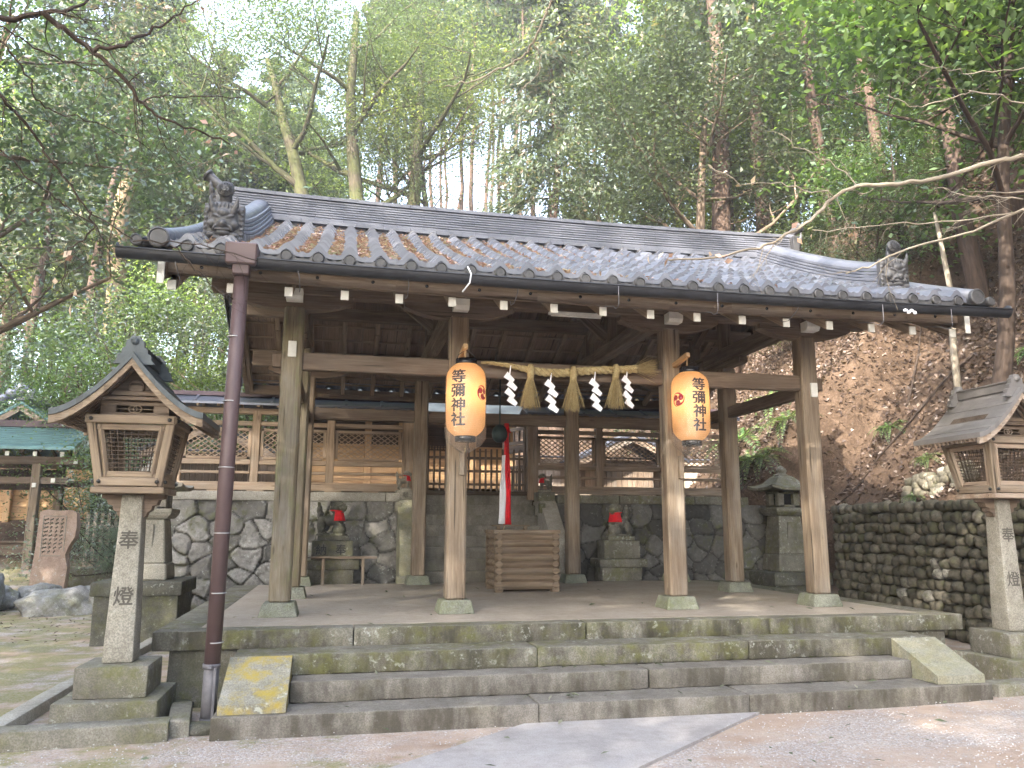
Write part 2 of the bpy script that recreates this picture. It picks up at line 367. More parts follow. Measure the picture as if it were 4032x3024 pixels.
    def slabstone(s, lo, hi, r=.012, step=.07, amp=.004, fr=5.0):
        """stone block between lo and hi with rounded, slightly uneven faces"""
        lo, hi = Vector(lo), Vector(hi); c = (lo + hi) / 2; h = (hi - lo) / 2; r = min(r, min(h) * .45)
        sd = Vector((random.uniform(0, 99), random.uniform(0, 99), 0))
        for ax in range(3):
            o1, o2 = [(1, 2), (2, 0), (0, 1)][ax]
            def ticks(hh):
                k = max(1, int(2 * (hh - r) / step)); return [-hh] + [-(hh - r) + 2 * (hh - r) * i / k for i in range(k + 1)] + [hh]
            A, B = ticks(h[o1]), ticks(h[o2])
            for sg in (-1, 1):
                vs, gc = [], []
                for a in A:
                    for b in B:
                        p = Vector((0, 0, 0)); p[ax] = sg * h[ax]; p[o1] = a; p[o2] = b
                        q = Vector([max(-(h[i] - r), min(h[i] - r, p[i])) for i in range(3)]); d = p - q
                        if d.length > 1e-9: p = q + d.normalized() * r
                        w = p + c
                        nn = d.normalized() if d.length > 1e-9 else Vector((0, 0, 0))
                        w += nn * amp * (noise.noise(w * fr + sd) + .5 * noise.noise(w * fr * 3.1 + sd))
                        vs.append(w); gc.append(w)
                nb = len(B); fs = []
                for i in range(len(A) - 1):
                    for j in range(nb - 1):
                        q = (i * nb + j, (i + 1) * nb + j, (i + 1) * nb + j + 1, i * nb + j + 1)
                        fs.append(q if sg > 0 else q[::-1])
                s.add(vs, fs, gc, smooth=True)
                # same texture offset on all six faces
                if not (ax == 0 and sg == -1):
                    k0 = len(s.g) - len(vs)
                    s.g[k0:] = [(w[0] + s._o[0], w[1] + s._o[1], w[2] + s._o[2]) for w in vs]
                else:
                    s._o = (s.g[-1][0] - vs[-1][0], s.g[-1][1] - vs[-1][1], s.g[-1][2] - vs[-1][2])
        return s
    def build(s, name, mat, parent=None):
        me = bpy.data.meshes.new(name); me.from_pydata(s.v, [], s.f); me.update()
        a = me.attributes.new('gc', 'FLOAT_VECTOR', 'POINT'); a.data.foreach_set('vector', np.array(s.g, np.float32).ravel())
        a = me.attributes.new('rnd', 'FLOAT', 'POINT'); a.data.foreach_set('value', np.array(s.r, np.float32))
        me.polygons.foreach_set('use_smooth', np.array(s.sm, bool))
        me.materials.append(M[mat] if isinstance(mat, str) else mat)
        return link(name, me, parent)

def link(name, me, parent=None):
    o = bpy.data.objects.new(name, me); COL.objects.link(o)
    if parent is not None:                      # parts are modelled in world space; the thing's Empty stands at its base
        o.parent = parent
        if parent.type == 'EMPTY': o.matrix_parent_inverse = Matrix.Translation(-Vector(parent.location))
    return o

def thing(name, label, cat, loc=(0, 0, 0), group=None):
    o = bpy.data.objects.new(name, None); COL.objects.link(o); o.empty_display_size = .2
    o.location = loc; o['label'] = label; o['category'] = cat
    if group: o['group'] = group
    return o
def tag(o, label, cat, group=None, kind=None):
    o['label'] = label; o['category'] = cat
    if group: o['group'] = group
    if kind: o['kind'] = kind
    return o
def struct(o): o['kind'] = 'structure'; return o
def copy_tree(o, parent=None):
    c = o.copy(); COL.objects.link(c)
    if parent is not None:
        c.parent = parent; c.matrix_parent_inverse = o.matrix_parent_inverse.copy()
    for ch in list(o.children): copy_tree(ch, c)
    return c

def quads(name, P, mat, parent=None, rnd=None, smooth=False):
    """P: (n,4,3) array -> one mesh of n separate quads with a random value each (leaves, needles, straw)"""
    n = len(P); me = bpy.data.meshes.new(name)
    me.vertices.add(4 * n); me.vertices.foreach_set('co', np.ascontiguousarray(P, np.float32).ravel())
    me.loops.add(4 * n); me.loops.foreach_set('vertex_index', np.arange(4 * n, dtype=np.int32))
    me.polygons.add(n); me.polygons.foreach_set('loop_start', np.arange(0, 4 * n, 4, dtype=np.int32))
    try: me.polygons.foreach_set('loop_total', np.full(n, 4, np.int32))
    except Exception: pass
    me.update(calc_edges=True)
    r = RNG.random(n) if rnd is None else rnd
    a = me.attributes.new('rnd', 'FLOAT', 'POINT'); a.data.foreach_set('value', np.repeat(r, 4).astype(np.float32))
    me.materials.append(M[mat])
    return link(name, me, parent)

def leaf_quads(C, length, width, up=.4, rng=RNG, direction=None, dirw=0.0):
    """diamond leaves centred at C (n,3); normals biased upwards by `up`"""
    n = len(C); nv = rng.normal(size=(n, 3)); nv /= np.linalg.norm(nv, axis=1)[:, None]; nv[:, 2] = np.abs(nv[:, 2]) + up
    nv /= np.linalg.norm(nv, axis=1)[:, None]
    d = rng.normal(size=(n, 3))
    if direction is not None: d = d * (1 - dirw) + direction * dirw * 1.5
    d -= nv * (d * nv).sum(1)[:, None]; d /= np.linalg.norm(d, axis=1)[:, None] + 1e-9
    b = np.cross(nv, d); L = length * rng.uniform(.6, 1.2, n)[:, None]; Wd = width * rng.uniform(.7, 1.2, n)[:, None]
    fold = nv * Wd * .18
    return np.stack([C - d * L * .5, C + b * Wd * .5 - d * L * .05 + fold, C + d * L * .5, C - b * Wd * .5 - d * L * .05 + fold], 1)

def glyph(ch, size, flat=True):
    """outline mesh data of one character (verts in the XZ plane, centred), finely cut so that it can be wrapped"""
    cu = bpy.data.curves.new('glyph', 'FONT'); cu.body = ch; cu.resolution_u = 3
    o = bpy.data.objects.new('glyph', cu); COL.objects.link(o); bpy.context.view_layer.update()
    me = bpy.data.meshes.new_from_object(o.evaluated_get(bpy.context.evaluated_depsgraph_get()))
    bm = bmesh.new(); bm.from_mesh(me); bpy.data.objects.remove(o); bpy.data.curves.remove(cu); bpy.data.meshes.remove(me)
    bmesh.ops.remove_doubles(bm, verts=bm.verts, dist=1e-5)
    for _ in range(4):
        es = [e for e in bm.edges if e.calc_length() > .13]
        if not es: break
        bmesh.ops.subdivide_edges(bm, edges=es, cuts=1); bmesh.ops.triangulate(bm, faces=[f for f in bm.faces if len(f.verts) > 3], quad_method='BEAUTY', ngon_method='EAR_CLIP')
    xs = [v.co.x for v in bm.verts]; ys = [v.co.y for v in bm.verts]
    cx, cy = (min(xs) + max(xs)) / 2, (min(ys) + max(ys)) / 2
    bm.verts.index_update()
    vs = [((v.co.x - cx) * size, (v.co.y - cy) * size) for v in bm.verts]
    fs = [tuple(v.index for v in f.verts) for f in bm.faces]; bm.free()
    if flat: return vs, fs
    return vs, fs
BRUSH = ((0, 0), (1, .3), (-1, -.3), (.4, 1), (-.4, -1))      # a stroke is thickened by shifted copies a hair apart
def carve_text(text, place, size, depth, name, mat, parent, bold=.02):
    """characters as thin inlaid relief; place(i) -> (origin, xdir, zdir)"""
    b = MB()
    for i, ch in enumerate(text):
        vs, fs = glyph(ch, size); o, X, Z = place(i); o, X, Z = Vector(o), Vector(X), Vector(Z); Nn = X.cross(Z)
        for q, (dx, dz) in enumerate(BRUSH):
            b.add([o + X * (x + dx * bold * size) + Z * (y + dz * bold * size) + Nn * (depth + .0003 * q) for x, y in vs], fs)
    return b.build(name, mat, parent)
def blob(name, shapes, mat, parent, voxel=.012, smooth=6):
    """one continuous sculpted surface from ellipsoids (centre, radii, rotation-euler) by voxel remesh"""
    bm = bmesh.new()
    for sh in shapes:
        c, r = sh[0], sh[1]; e = sh[2] if len(sh) > 2 else (0, 0, 0)
        from mathutils import Euler
        mtx = Matrix.Translation(c) @ Euler(e).to_matrix().to_4x4() @ Matrix.Diagonal((*r, 1))
        if len(sh) > 3 and sh[3] == 'box': bmesh.ops.create_cube(bm, size=2, matrix=mtx)
        elif len(sh) > 3 and sh[3] == 'cone': bmesh.ops.create_cone(bm, cap_ends=True, segments=12, radius1=1, radius2=.12, depth=2, matrix=mtx)
        else: bmesh.ops.create_icosphere(bm, subdivisions=3, radius=1, matrix=mtx)
    me = bpy.data.meshes.new(name); bm.to_mesh(me); bm.free()
    o = bpy.data.objects.new(name, me); COL.objects.link(o)
    md = o.modifiers.new('r', 'REMESH'); md.mode = 'VOXEL'; md.voxel_size = voxel
    sm = o.modifiers.new('s', 'SMOOTH'); sm.iterations = smooth; sm.factor = .5
    bpy.context.view_layer.update()
    me2 = bpy.data.meshes.new_from_object(o.evaluated_get(bpy.context.evaluated_depsgraph_get()))
    bpy.data.objects.remove(o); bpy.data.meshes.remove(me); me2.name = name
    n = len(me2.vertices); co = np.empty(3 * n, np.float32); me2.vertices.foreach_get('co', co)
    a = me2.attributes.new('gc', 'FLOAT_VECTOR', 'POINT'); a.data.foreach_set('vector', co)
    me2.polygons.foreach_set('use_smooth', np.ones(len(me2.polygons), bool))
    me2.materials.append(M[mat]); return link(name, me2, parent)
# ------------------------------------------------------------------ ground
def smooth(a, b, x):
    t = max(0.0, min(1.0, (x - a) / (b - a))); return t * t * (3 - 2 * t)
def ground_z(x, y):
    hill = 0.0
    if y > 13: hill = (min(y, 46) - 13) * .40 - max(0, y - 52) * .15
    hill += max(0, y - 13) * .02 * max(-8, min(8, x * .3))
    z = max(0, hill)
    if -5.2 < x < 5.1 and y > 5.6: z = max(z, 2.0 * smooth(5.6, 5.75, y))
    z += .22 * smooth(6, 12, y) * smooth(-5, -7, x)
    edge = 6.22
    fr = 0.0; d = x - edge
    if d > 0: fr = 1.78 * min(1, d / .12) + max(0, d - .3) * (1.30 + .15 * noise.noise((x * .4, y * .3, 0)))
    bk = 2.0 + (x - 5.1) * 1.25 if x > 5.1 else 0.0
    w = smooth(4.9, 5.65, y); r = fr * (1 - w) + bk * w
    if r > 0:
        r = 12 + (r - 12) * .3 if r > 12 else r
        z = max(z, r)
    z += .05 * smooth(2, 4.5, x) * (1 - smooth(5, 5.8, x))
    z += max(0, -17 - y) * .5 + max(0, -26 - x) * .5  # unseen rises behind and left, added to block low sky
    a = .02 if z < .35 else .22
    if (r > 1.9) or y > 7: z += a * noise.noise((x * .7, y * .7, 1.3)) + a * .5 * noise.noise((x * 2.1, y * 2.1, 4.3))
    return z
def ground_mat():
    n = N('courtyard_and_hill_soil'); p = n.pos(); x = n.n('SeparateXYZ', {0: p})
    big = n.noise(p, .9, 4); mid = n.noise(p, 5, 5, .65); fine = n.noise(p, 70, 3, .7)
    dirt = n.ramp(n.mix(.4, big, mid), (.34, (.30, .215, .16)), (.5, (.40, .305, .24)), (.66, (.47, .38, .31)))
    vor = n.n('TexVoronoi', {'Vector': p, 'Scale': 75.0})
    gr = n.ramp(n.n('SeparateXYZ', {0: vor.outputs['Color']}), (0, (.26, .25, .25)), (.5, (.45, .43, .43)), (1, (.62, .60, .60)))
    # loose gravel lies in drifts
    gm = n.noise(n.n('Mapping', {'Vector': p, 'Location': (3, 1, 0), 'Scale': (.55, .9, 1)}), 1.0, 5, .62)
    gmask = n.math('MULTIPLY', n.ramp(gm, (.44, 0), (.56, 1)), n.ramp(n.noise(p, 30, 4, .7), (.36, .15), (.6, 1)))
    col = n.mix(n.math('MULTIPLY', gmask, .8), dirt, gr)
    # moss to the left and along the kerbs
    ml = n.math('SUBTRACT', n.math('MULTIPLY', x.outputs[0], -.30), .95)
    mm = n.math('MULTIPLY', n.ramp(n.math('ADD', n.noise(p, 2.2, 6, .7), n.math('MINIMUM', n.math('MULTIPLY', ml, .16), .10)), (.50, 0), (.63, .85)), n.ramp(n.noise(p, 35, 3), (.3, .4), (.6, 1)))
    col = n.mix(mm, col, n.mix(n.noise(p, 25, 3), (.15, .155, .045), (.25, .25, .09)))
    soil = n.ramp(n.mix(.5, n.noise(p, 3, 6, .7), n.noise(p, 26, 4, .7)), (.34, (.035, .024, .016)), (.5, (.085, .056, .038)), (.66, (.16, .112, .08)))
    hm = n.ramp(x.outputs[2], (0.0, 0), (1.0, 1)); hm = n.ramp(n.math('SUBTRACT', x.outputs[2], .35), (0, 0), (.35, 1))
    col = n.mix(hm, col, soil)
    h = n.math('ADD', n.math('MULTIPLY', mid, 1.2), n.math('ADD', n.math('MULTIPLY', fine, .5), n.math('MULTIPLY', vor.outputs['Distance'], n.math('MULTIPLY', gmask, -.6))))
    return n.done(col, .95, n.bump(h, .02, .9), .15)
M['ground'] = ground_mat()
def axis(lo, hi, flo, fhi, fine, coarse):
    a = []; t = lo
    while t < hi:
        a.append(t); t += fine if flo - 1e-6 <= t < fhi else coarse
    a.append(hi); return a
XS = axis(-75, 75, -9, 14, .13, 1.6); YS = axis(-25, 110, -7, 14, .16, 1.6)
gv = [(x, y, ground_z(x, y)) for y in YS for x in XS]; nx = len(XS)
gf = [(j * nx + i, j * nx + i + 1, (j + 1) * nx + i + 1, (j + 1) * nx + i) for j in range(len(YS) - 1) for i in range(nx - 1)]
g = MB(); g.add(gv, gf, gv, smooth=True); struct(g.build('ground', 'ground'))
# slabs of the approach path, laid at an angle to the steps
g = MB()
g.prism([(-.99, -2.155), (1.02, -2.155), (-2.30, -4.85), (-4.10, -4.85)], 'z', -.05, .022); pv = g
path = g.build('path', 'path'); struct(path)

# ------------------------------------------------------------------ stone platform with its steps
H = .645
plat = thing('stone_platform', 'broad mossy stone platform with front steps carrying the tiled timber hall', 'platform', (0, 1.5, 0))
b = MB(); b.prism([(-3.62, -.86), (3.62, -.86), (3.62, 4.32), (-3.62, 4.32)], 'z', H - .05, H + .001); b.build('floor', 'floor', plat)
b = MB()
xs = [-3.974, -2.3, -.15, 1.75, 3.974]
for i in range(4): b.slabstone((xs[i] + .004, -1.108, .487), (xs[i + 1] - .004, -.862, H), .012, .06, .004)
for sx in (-1, 1):
    ys = [-.858, .6, 2.4, 4.32]
    for i in range(3):
        a, c = sorted((sx * 3.974, sx * 3.624)); b.slabstone((a, ys[i] + .004, .487), (c, ys[i + 1] - .004, H), .012, .08, .003)
b.build('edge_slab', 'kerb', plat)
b = MB(); b.slabstone((-3.85, -.98, -.1), (3.85, 4.3, .486), .01, .12, .006); b.build('base', 'granite_moss', plat)
for z0, z1, y0, y1, joints, mat, xe in ((.326, .4905, -1.5028, -1.0, (-2.9, -.95, 1.3, 2.9), 'kerb', None), (.162, .3244, -1.7861, -1.3, (-2.795, .2, 2.795), 'step_tread', None), (-.08, .1603, -2.1485, -1.6, (-3.323, -.87, .94, 3.323), 'step_tread', None)):
    b = MB()
    if joints[0] == -2.9:   # the top tread spreads over both cheek stones
        jl = [-3.27, -.72, 1.3, 3.27]
        for i in range(3): b.slabstone((jl[i] + .003, y0 + (.0 if 0 < i < 2 else 0), z0), (jl[i + 1] - .003, y1, z1), .014, .045, .0065)
    else:
        for i in range(len(joints) - 1): b.slabstone((joints[i] + .003, y0, z0), (joints[i + 1] - .003, y1, z1), .014, .045, .0065)
    b.build('step', mat, plat)
for sx, mat in ((-1, 'cheek'), (1, 'cheek2')):
    b = MB(); y_t, y_b = -1.515, -2.105
    n = 10; vs = []
    x0, x1 = sorted((sx * 2.797, sx * 3.283))
    prof = [(y_t + .01, .165), (y_t, .485)] + [(y_t + (y_b - y_t) * k / 8, .485 + (.235 - .485) * k / 8) for k in range(1, 9)] + [(y_b, .165)]
    b.prism(prof, 'x', x0, x1)
    o = b.build('cheek_stone', mat, plat)
    if sx < 0: o['label'] = 'sloping cheek stone patched with yellow lichen'

# ------------------------------------------------------------------ the tiled hall
hall = thing('worship_hall', 'open timber worship hall with a grey tiled gable roof on square posts', 'hall', (0, 2.03, H))
YR = 2.03; PX = (-3.02, -1.25, 1.25, 3.02)
def post(x, y, ztop, mat='post'):
    b = MB(); b.box((x, y, (H + .13 + ztop) / 2), (.21, .21, ztop - H - .13), .022)
    p = b.build('post', mat, hall)
    b = MB(); z0, z1 = H - .005, H + .135
    b.box((x, y, (z0 + z1) / 2), (.385, .385, z1 - z0), .012, taper=(.80, .80)); b.build('base_stone', 'base', p)
for i, x in enumerate(PX):
    post(x, 0, 3.83, 'post_mossy' if i == 0 else 'post'); post(x, 4.08, 3.83)
for x in (PX[0], PX[3]): post(x, YR, 3.83, 'post_mossy' if x < 0 else 'post')
def part(name, mat, f, parent=None):
    b = MB(); f(b); return b.build(name, mat, parent or hall)
def boat(b, x, y, L=.61, w=.15, z0=3.80, z1=3.965):
    pr = [(x - L, z1), (x - L, z1 - .055)] + [(x + L * t, z1 - .055 - (z1 - z0 - .055) * (1 - abs(t) ** 2.6)) for t in [k / 8 for k in range(-7, 8)]] + [(x + L, z1 - .055), (x + L, z1)]
    b.prism(pr, 'y', y - w / 2, y + w / 2)
for y, sg in ((0, -1), (4.08, 1)):
    for x in PX:
        part('bracket_arm', 'beam', lambda b: boat(b, x, y))
        part('beam_nose', 'white' if sg < 0 else 'beam', lambda b: b.prism([(y + sg * .10, 3.87), (y + sg * .22, 3.87), (y + sg * .25, 3.91), (y + sg * .25, 3.985), (y + sg * .10, 3.985)], 'x', x - .085, x + .085))
    part('eave_beam', 'beam', lambda b: b.box((0, y, 4.085), (7.75, .16, .24), .01))
    for x0, x1 in ((PX[0], PX[1]), (PX[1], PX[2]), (PX[2], PX[3])):
        part('tie_beam', 'beam', lambda b: b.box(((x0 + x1) / 2, y, 3.25), (x1 - x0 - .212, .11, .185), .008))
for x in (PX[0], PX[3]):
    for y0, y1 in ((0, YR), (YR, 4.08)):
        part('side_tie', 'beam', lambda b: b.box((x, (y0 + y1) / 2, 3.17), (.10, y1 - y0 - .212, .16), .008))
    part('side_bracket', 'beam', lambda b: b.box((x, YR, 3.87), (.15, 1.1, .1), .02))
    for y in (0, YR, 4.08):      # tie noses with pale ends beyond the posts
        s = 1 if x > 0 else -1
        part('tie_nose', 'beam', lambda b: b.box((x + s * .155, y, 3.25), (.10, .09, .15), .01))
    part('nose_cap', 'white', lambda b: b.box((x + (.0 if x < 0 else .03), -.12, 3.36 if x < 0 else 3.16), (.085, .03, .17), .004))
for x in PX:
    part('cross_beam', 'beam', lambda b: (b.box((x, 1.25, 4.03), (.17, 2.7, .20), .02), b.box((x, 3.4, 4.03), (.17, 1.6, .20), .02)))
    part('king_strut', 'beam', lambda b: b.box((x, YR, 4.62), (.15, .15, 1.0), .008))
    for s in (-1, 1):
        part('strut', 'beam', lambda b: b.box((x, YR + s * 1.02, 4.30), (.13, .13, .36), .008))
        part('raking_brace', 'beam', lambda b: b.beam((x, YR + s * 1.5, 4.12), (x, YR + s * .05, 4.95), .10, .16))
for x in (-1.25, 1.25):
    for s in (-1, 1):
        part('ridge_brace', 'beam', lambda b: b.beam((x + s * .06, YR, 4.2), (x + s * 1.05, YR, 5.02), .08, .14))
part('ridge_purlin', 'beam', lambda b: b.box((0, YR, 5.17), (8.0, .16, .18), .01))
for s in (-1, 1): part('purlin', 'beam', lambda b: b.box((0, YR + s * 1.02, 4.585), (8.0, .14, .17), .01))
# roof surface
def zl(x): return .055 * (abs(x) / 4.2) ** 2.5
def zr(y):
    t = (YR - abs(y - YR) + 1.6) / 3.63; return 3.862 + 1.645 * t - .30 * t * (1 - t)
def ry(s, t): return YR + s * 3.63 * (1 - t)   # t=0 eave, t=1 ridge
Y_BACK = 3.30                                  # the rear slope ends a little sooner, over the precinct fence
P_ = .2745; ROLLS = [-3.84 + P_ * k for k in range(29)]
def hprof(u):
    a = abs(u)
    return (.070 * math.cos(math.pi * a / .50)) if a < .25 else -.014 * math.sin(math.pi * (a - .25) / .25)
b = MB(); NC = 14
for s in (-1, 1):
    for k in range(NC):
        t0, t1 = k / NC * .985, (k + 1) / NC * .985
        for xk in [ROLLS[0] - P_] + ROLLS:
            us = [-.5 + i / 10 for i in range(11)] if xk > -4 else [.1 + i * .1 for i in range(5)]
            if xk == ROLLS[-1]: us = us[:10]
            rows = []
            jit = random.uniform(-.004, .004)
            for t, lift in ((t0, -.008), (t0, .048), (t1 + .012, .004)):
                y = ry(s, t)
                rows.append([(xk + u * P_, y, zr(y) + zl(xk + u * P_) + hprof(u) + lift + jit) for u in us])
            n = len(us); r = random.random()
            q = [(i, i + 1, n + i + 1, n + i) for i in range(n - 1)]
            if s > 0: q = [f[::-1] for f in q]
            b.add(rows[0] + rows[1], q, rnd=r); b.add(rows[1] + rows[2], q, rnd=r, smooth=True)
tiles = b.build('roof_tiles', 'tile', hall)
def disc(b, c, r, yd=-1, tomoe=True):
    """round end tile with raised rim and three-comma crest, facing -Y"""
    prof = [(r * .55, 0.0), (r, .0), (r, -.04), (r * .86, -.046), (r * .80, -.034), (0.001, -.034)]
    n = 20; vs, fs = [], []
    for rr, d in prof:
        for k in range(n):
            a = 2 * math.pi * k / n; vs.append((c[0] + rr * math.cos(a), c[1] + d * -yd, c[2] + rr * math.sin(a)))
    for i in range(len(prof) - 1):
        for k in range(n): fs.append((i * n + k, i * n + (k + 1) % n, (i + 1) * n + (k + 1) % n, (i + 1) * n + k))
    b.add(vs, fs)
    for j in range(3):
        vs, fs = [], []; m = 7
        for i in range(m):
            t = i / (m - 1); a = 2 * math.pi * j / 3 + t * 2.6; rm = r * (.28 + .36 * t); w = r * .17 * (1 - t) ** .6 + .002
            for sg in (-1, 1): vs.append((c[0] + (rm + sg * w) * math.cos(a), c[1] - .0385, c[2] + (rm + sg * w) * math.sin(a)))
        for i in range(m - 1): fs.append((2 * i, 2 * i + 1, 2 * i + 3, 2 * i + 2))
        b.add(vs, fs)
for x in ROLLS:
    part('eave_end_tile', 'oni', lambda b: disc(b, (x, -1.585, 3.862 + zl(x) - .008), .053), tiles)
b = MB()
for i in range(len(ROLLS) - 1):     # hanging lips of the pan tiles between the discs
    x0 = ROLLS[i]; vs, fs = [], []
    for k in range(7):
        u = k / 6; x = x0 + u * P_; z = 3.862 + zl(x) - .03 * math.sin(math.pi * u)
        vs += [(x, -1.60, z + .02), (x, -1.60, z - .05)]
    for k in range(6): fs.append((2 * k + 1, 2 * k + 3, 2 * k + 2, 2 * k))
    b.add(vs, fs, rnd=.3)
b.build('eave_lip', 'oni', tiles)
# gable-edge rolls with their big end discs, and the hanging edge tiles
for sx in (-1, 1):
    b = MB()
    for s in (-1, 1):
        pts = [(sx * 4.07, ry(s, t), zr(ry(s, t)) + zl(4.07) + .045) for t in [i / 14 for i in range(15)]]
        b.tube(pts, .082, 12)
        for k in range(NC):
            t0, t1 = k / NC, (k + 1) / NC; ya, yb = ry(s, t0), ry(s, t1)
            za, zb = zr(ya) + zl(4.2), zr(yb) + zl(4.2)
            e0, e1 = sx * 4.10, sx * 4.235
            b.add([(e0, ya, za + .045), (e1, ya, za + .03), (e1, ya, za - .13), (e0, yb, zb + .012), (e1, yb, zb), (e1, yb, zb - .15)],
                  [(0, 1, 4, 3), (1, 2, 5, 4), (0, 3, 4, 1), (1, 4, 5, 2)], smooth=False)
            b.tube([(e1, ya, za - .0), (e1, yb, zb - .02)], .038, 8)
    b.build('gable_edge_tiles', 'tile', hall)
    part('gable_end_disc', 'oni', lambda b: (disc(b, (sx * 4.07, -1.60, 3.955), .088), disc(b, (sx * 4.245, -1.585, 3.92), .05)), tiles)
# main ridge of stacked flat tiles
b = MB(); zb = 5.47
def ridge_course(b, z, h, hw, L=.36, off=0.0):
    x = -4.2 + off
    xs = [-4.2] + ([] if off == 0 else [x]); t = x
    while t < 4.2 - .05: t += L; xs.append(min(t, 4.2))
    xs = sorted(set(round(v, 4) for v in xs))
    for x0, x1 in zip(xs[:-1], xs[1:]):
        if x1 - x0 < .02: continue
        zz = z + zl((x0 + x1) / 2) * 1.1; sl = (zl(x1) - zl(x0)) / (x1 - x0)
        b.box(((x0 + x1) / 2, YR, zz + h / 2), (x1 - x0 - .002, 2 * hw, h), .003, Matrix.Rotation(-math.atan(sl), 3, 'Y'))
ridge_course(b, zb - .22, .22, .17, .27)
ridge_course(b, zb, .045, .235, .36); ridge_course(b, zb + .05, .03, .215, .36, .18)
for k in range(8): ridge_course(b, zb + .084 + k * .037, .026, .172 - .006 * k, .36, .18 * (k % 2))
ridge_course(b, zb + .38, .05, .145, .36)
ridge = b.build('main_ridge', 'tile', hall)
part('ridge_filler', 'black', lambda b: b.box((0, YR, zb + .2 + .02), (8.3, .2, .4), .01), ridge)
b = MB()
for x in ROLLS: b.tube([(x, YR - .25, zr(YR - .25) + .05), (x, YR - .15, zr(YR - .15) + .06)], .06, 10)
b.build('ridge_cap_tiles', 'oni', ridge)
def oni(parent, M4, sc=1.0):
    """horned demon-face ridge-end tile; local frame faces -Y, base at z=0, .37 wide, .42 high"""
    sh = [((0, .03, .21), (.185, .035, .20), (0, 0, 0), 'box'), ((0, .03, .40), (.15, .034, .05)),
          ((0, -.02, .245), (.125, .06, .16)), ((0, -.055, .30), (.06, .045, .045)), ((0, -.07, .185), (.042, .055, .04)), ((-.035, -.06, .175), (.024, .03, .02)), ((.035, -.06, .175), (.024, .03, .02)),
          ((-.058, -.058, .262), (.05, .03, .016), (0, .45, 0)), ((.058, -.058, .262), (.05, .03, .016), (0, -.45, 0)),
          ((-.055, -.055, .232), (.025, .022, .017)), ((.055, -.055, .232), (.025, .022, .017)),
          ((-.10, -.03, .20), (.045, .04, .04)), ((.10, -.03, .20), (.045, .04, .04)), ((0, -.05, .135), (.095, .04, .017)), ((0, -.05, .10), (.07, .04, .022)),
          ((-.10, -.03, .09), (.05, .035, .03)), ((.10, -.03, .09), (.05, .035, .03)), ((-.05, -.04, .055), (.045, .03, .024)), ((.05, -.04, .055), (.045, .03, .024)), ((0, -.035, .04), (.03, .03, .025)),
          ((-.14, -.01, .055), (.035, .03, .03)), ((.14, -.01, .055), (.035, .03, .03)), ((0, -.01, .36), (.12, .05, .075))]
    for s in (-1, 1):
        sh += [((s * .085, -.045, .325), (.034, .036, .05), (0, s * .55, 0)), ((s * .108, -.06, .375), (.027, .028, .05), (0, s * .35, 0)), ((s * .12, -.07, .42), (.018, .018, .045), (0, s * .12, 0)), ((s * .122, -.072, .455), (.009, .009, .03)),
               ((s * .075, -.075, .15), (.012, .014, .032), (0, -s * .5, 0))]
        sh += [((s * .163, -.008, .06 + .05 * k), (.014, .014, .014)) for k in range(7)]
        sh += [((s * .15, -.005, .35), (.026, .02, .03))]
    sh += [((-.07 + .035 * k, -.05, .375), (.009, .02, .04), (0, .25 * math.sin(k), 0)) for k in range(5)]
    sh = [((c[0] * sc, c[1] * sc, c[2] * sc), tuple(v * sc for v in r), *rest) for c, r, *rest in [(q[0], q[1], *q[2:]) for q in sh]]
    o = blob('demon_face_tile', sh, 'oni', parent, .0062, 2)
    o.data.transform(M4); return o
def bird_rest(parent, a, bb, r, face=None):
    """the long round tile that rises over a ridge end"""
    b = MB(); a, bb = Vector(a), Vector(bb); d = (bb - a).normalized()
    if face is None: b.tube([a, a.lerp(bb, .5) - Vector((0, 0, .015)), bb], [r * .72, r * .72, r * .8], 14)
    else:
        d = Vector(face).normalized(); b.tube([a, a.lerp(bb, .6) - d * .02, bb - d * .05, bb], [r * .70, r * .72, r * .78, r * .8], 14)
    b.tube([bb - d * .035, bb], [r, r], 20)
    x = d.cross(Vector((0, 0, 1))).normalized(); y = x.cross(d)
    for k in range(14):
        an = 2 * math.pi * k / 14; p = bb + (x * math.cos(an) + y * math.sin(an)) * r * .68
        b.rock(p, (r * .075,) * 3, 1, 0)
    for j in range(3):
        vs, fs = [], []
        for i in range(7):
            t = i / 6; an = 2 * math.pi * j / 3 + t * 2.4; rm = r * (.14 + .32 * t); w = r * .10 * (1 - t) ** .6 + .001
            for sg in (-1, 1): vs.append(bb + d * .004 + (x * math.cos(an) + y * math.sin(an)) * (rm + sg * w))
        for i in range(6): fs.append((2 * i, 2 * i + 1, 2 * i + 3, 2 * i + 2))
        b.add(vs, fs)
    return b.build('bird_rest_tile', 'oni', parent)
for sx in (-1, 1):
    o = oni(ridge, Matrix.Translation((sx * 4.2, YR, zb - .12)) @ Matrix.Rotation(sx * math.pi / 2, 4, 'Z'), 1.35)
    bird_rest(ridge, (sx * 4.02, YR, zb + .40), (sx * 4.38, YR, zb + .68), .085)
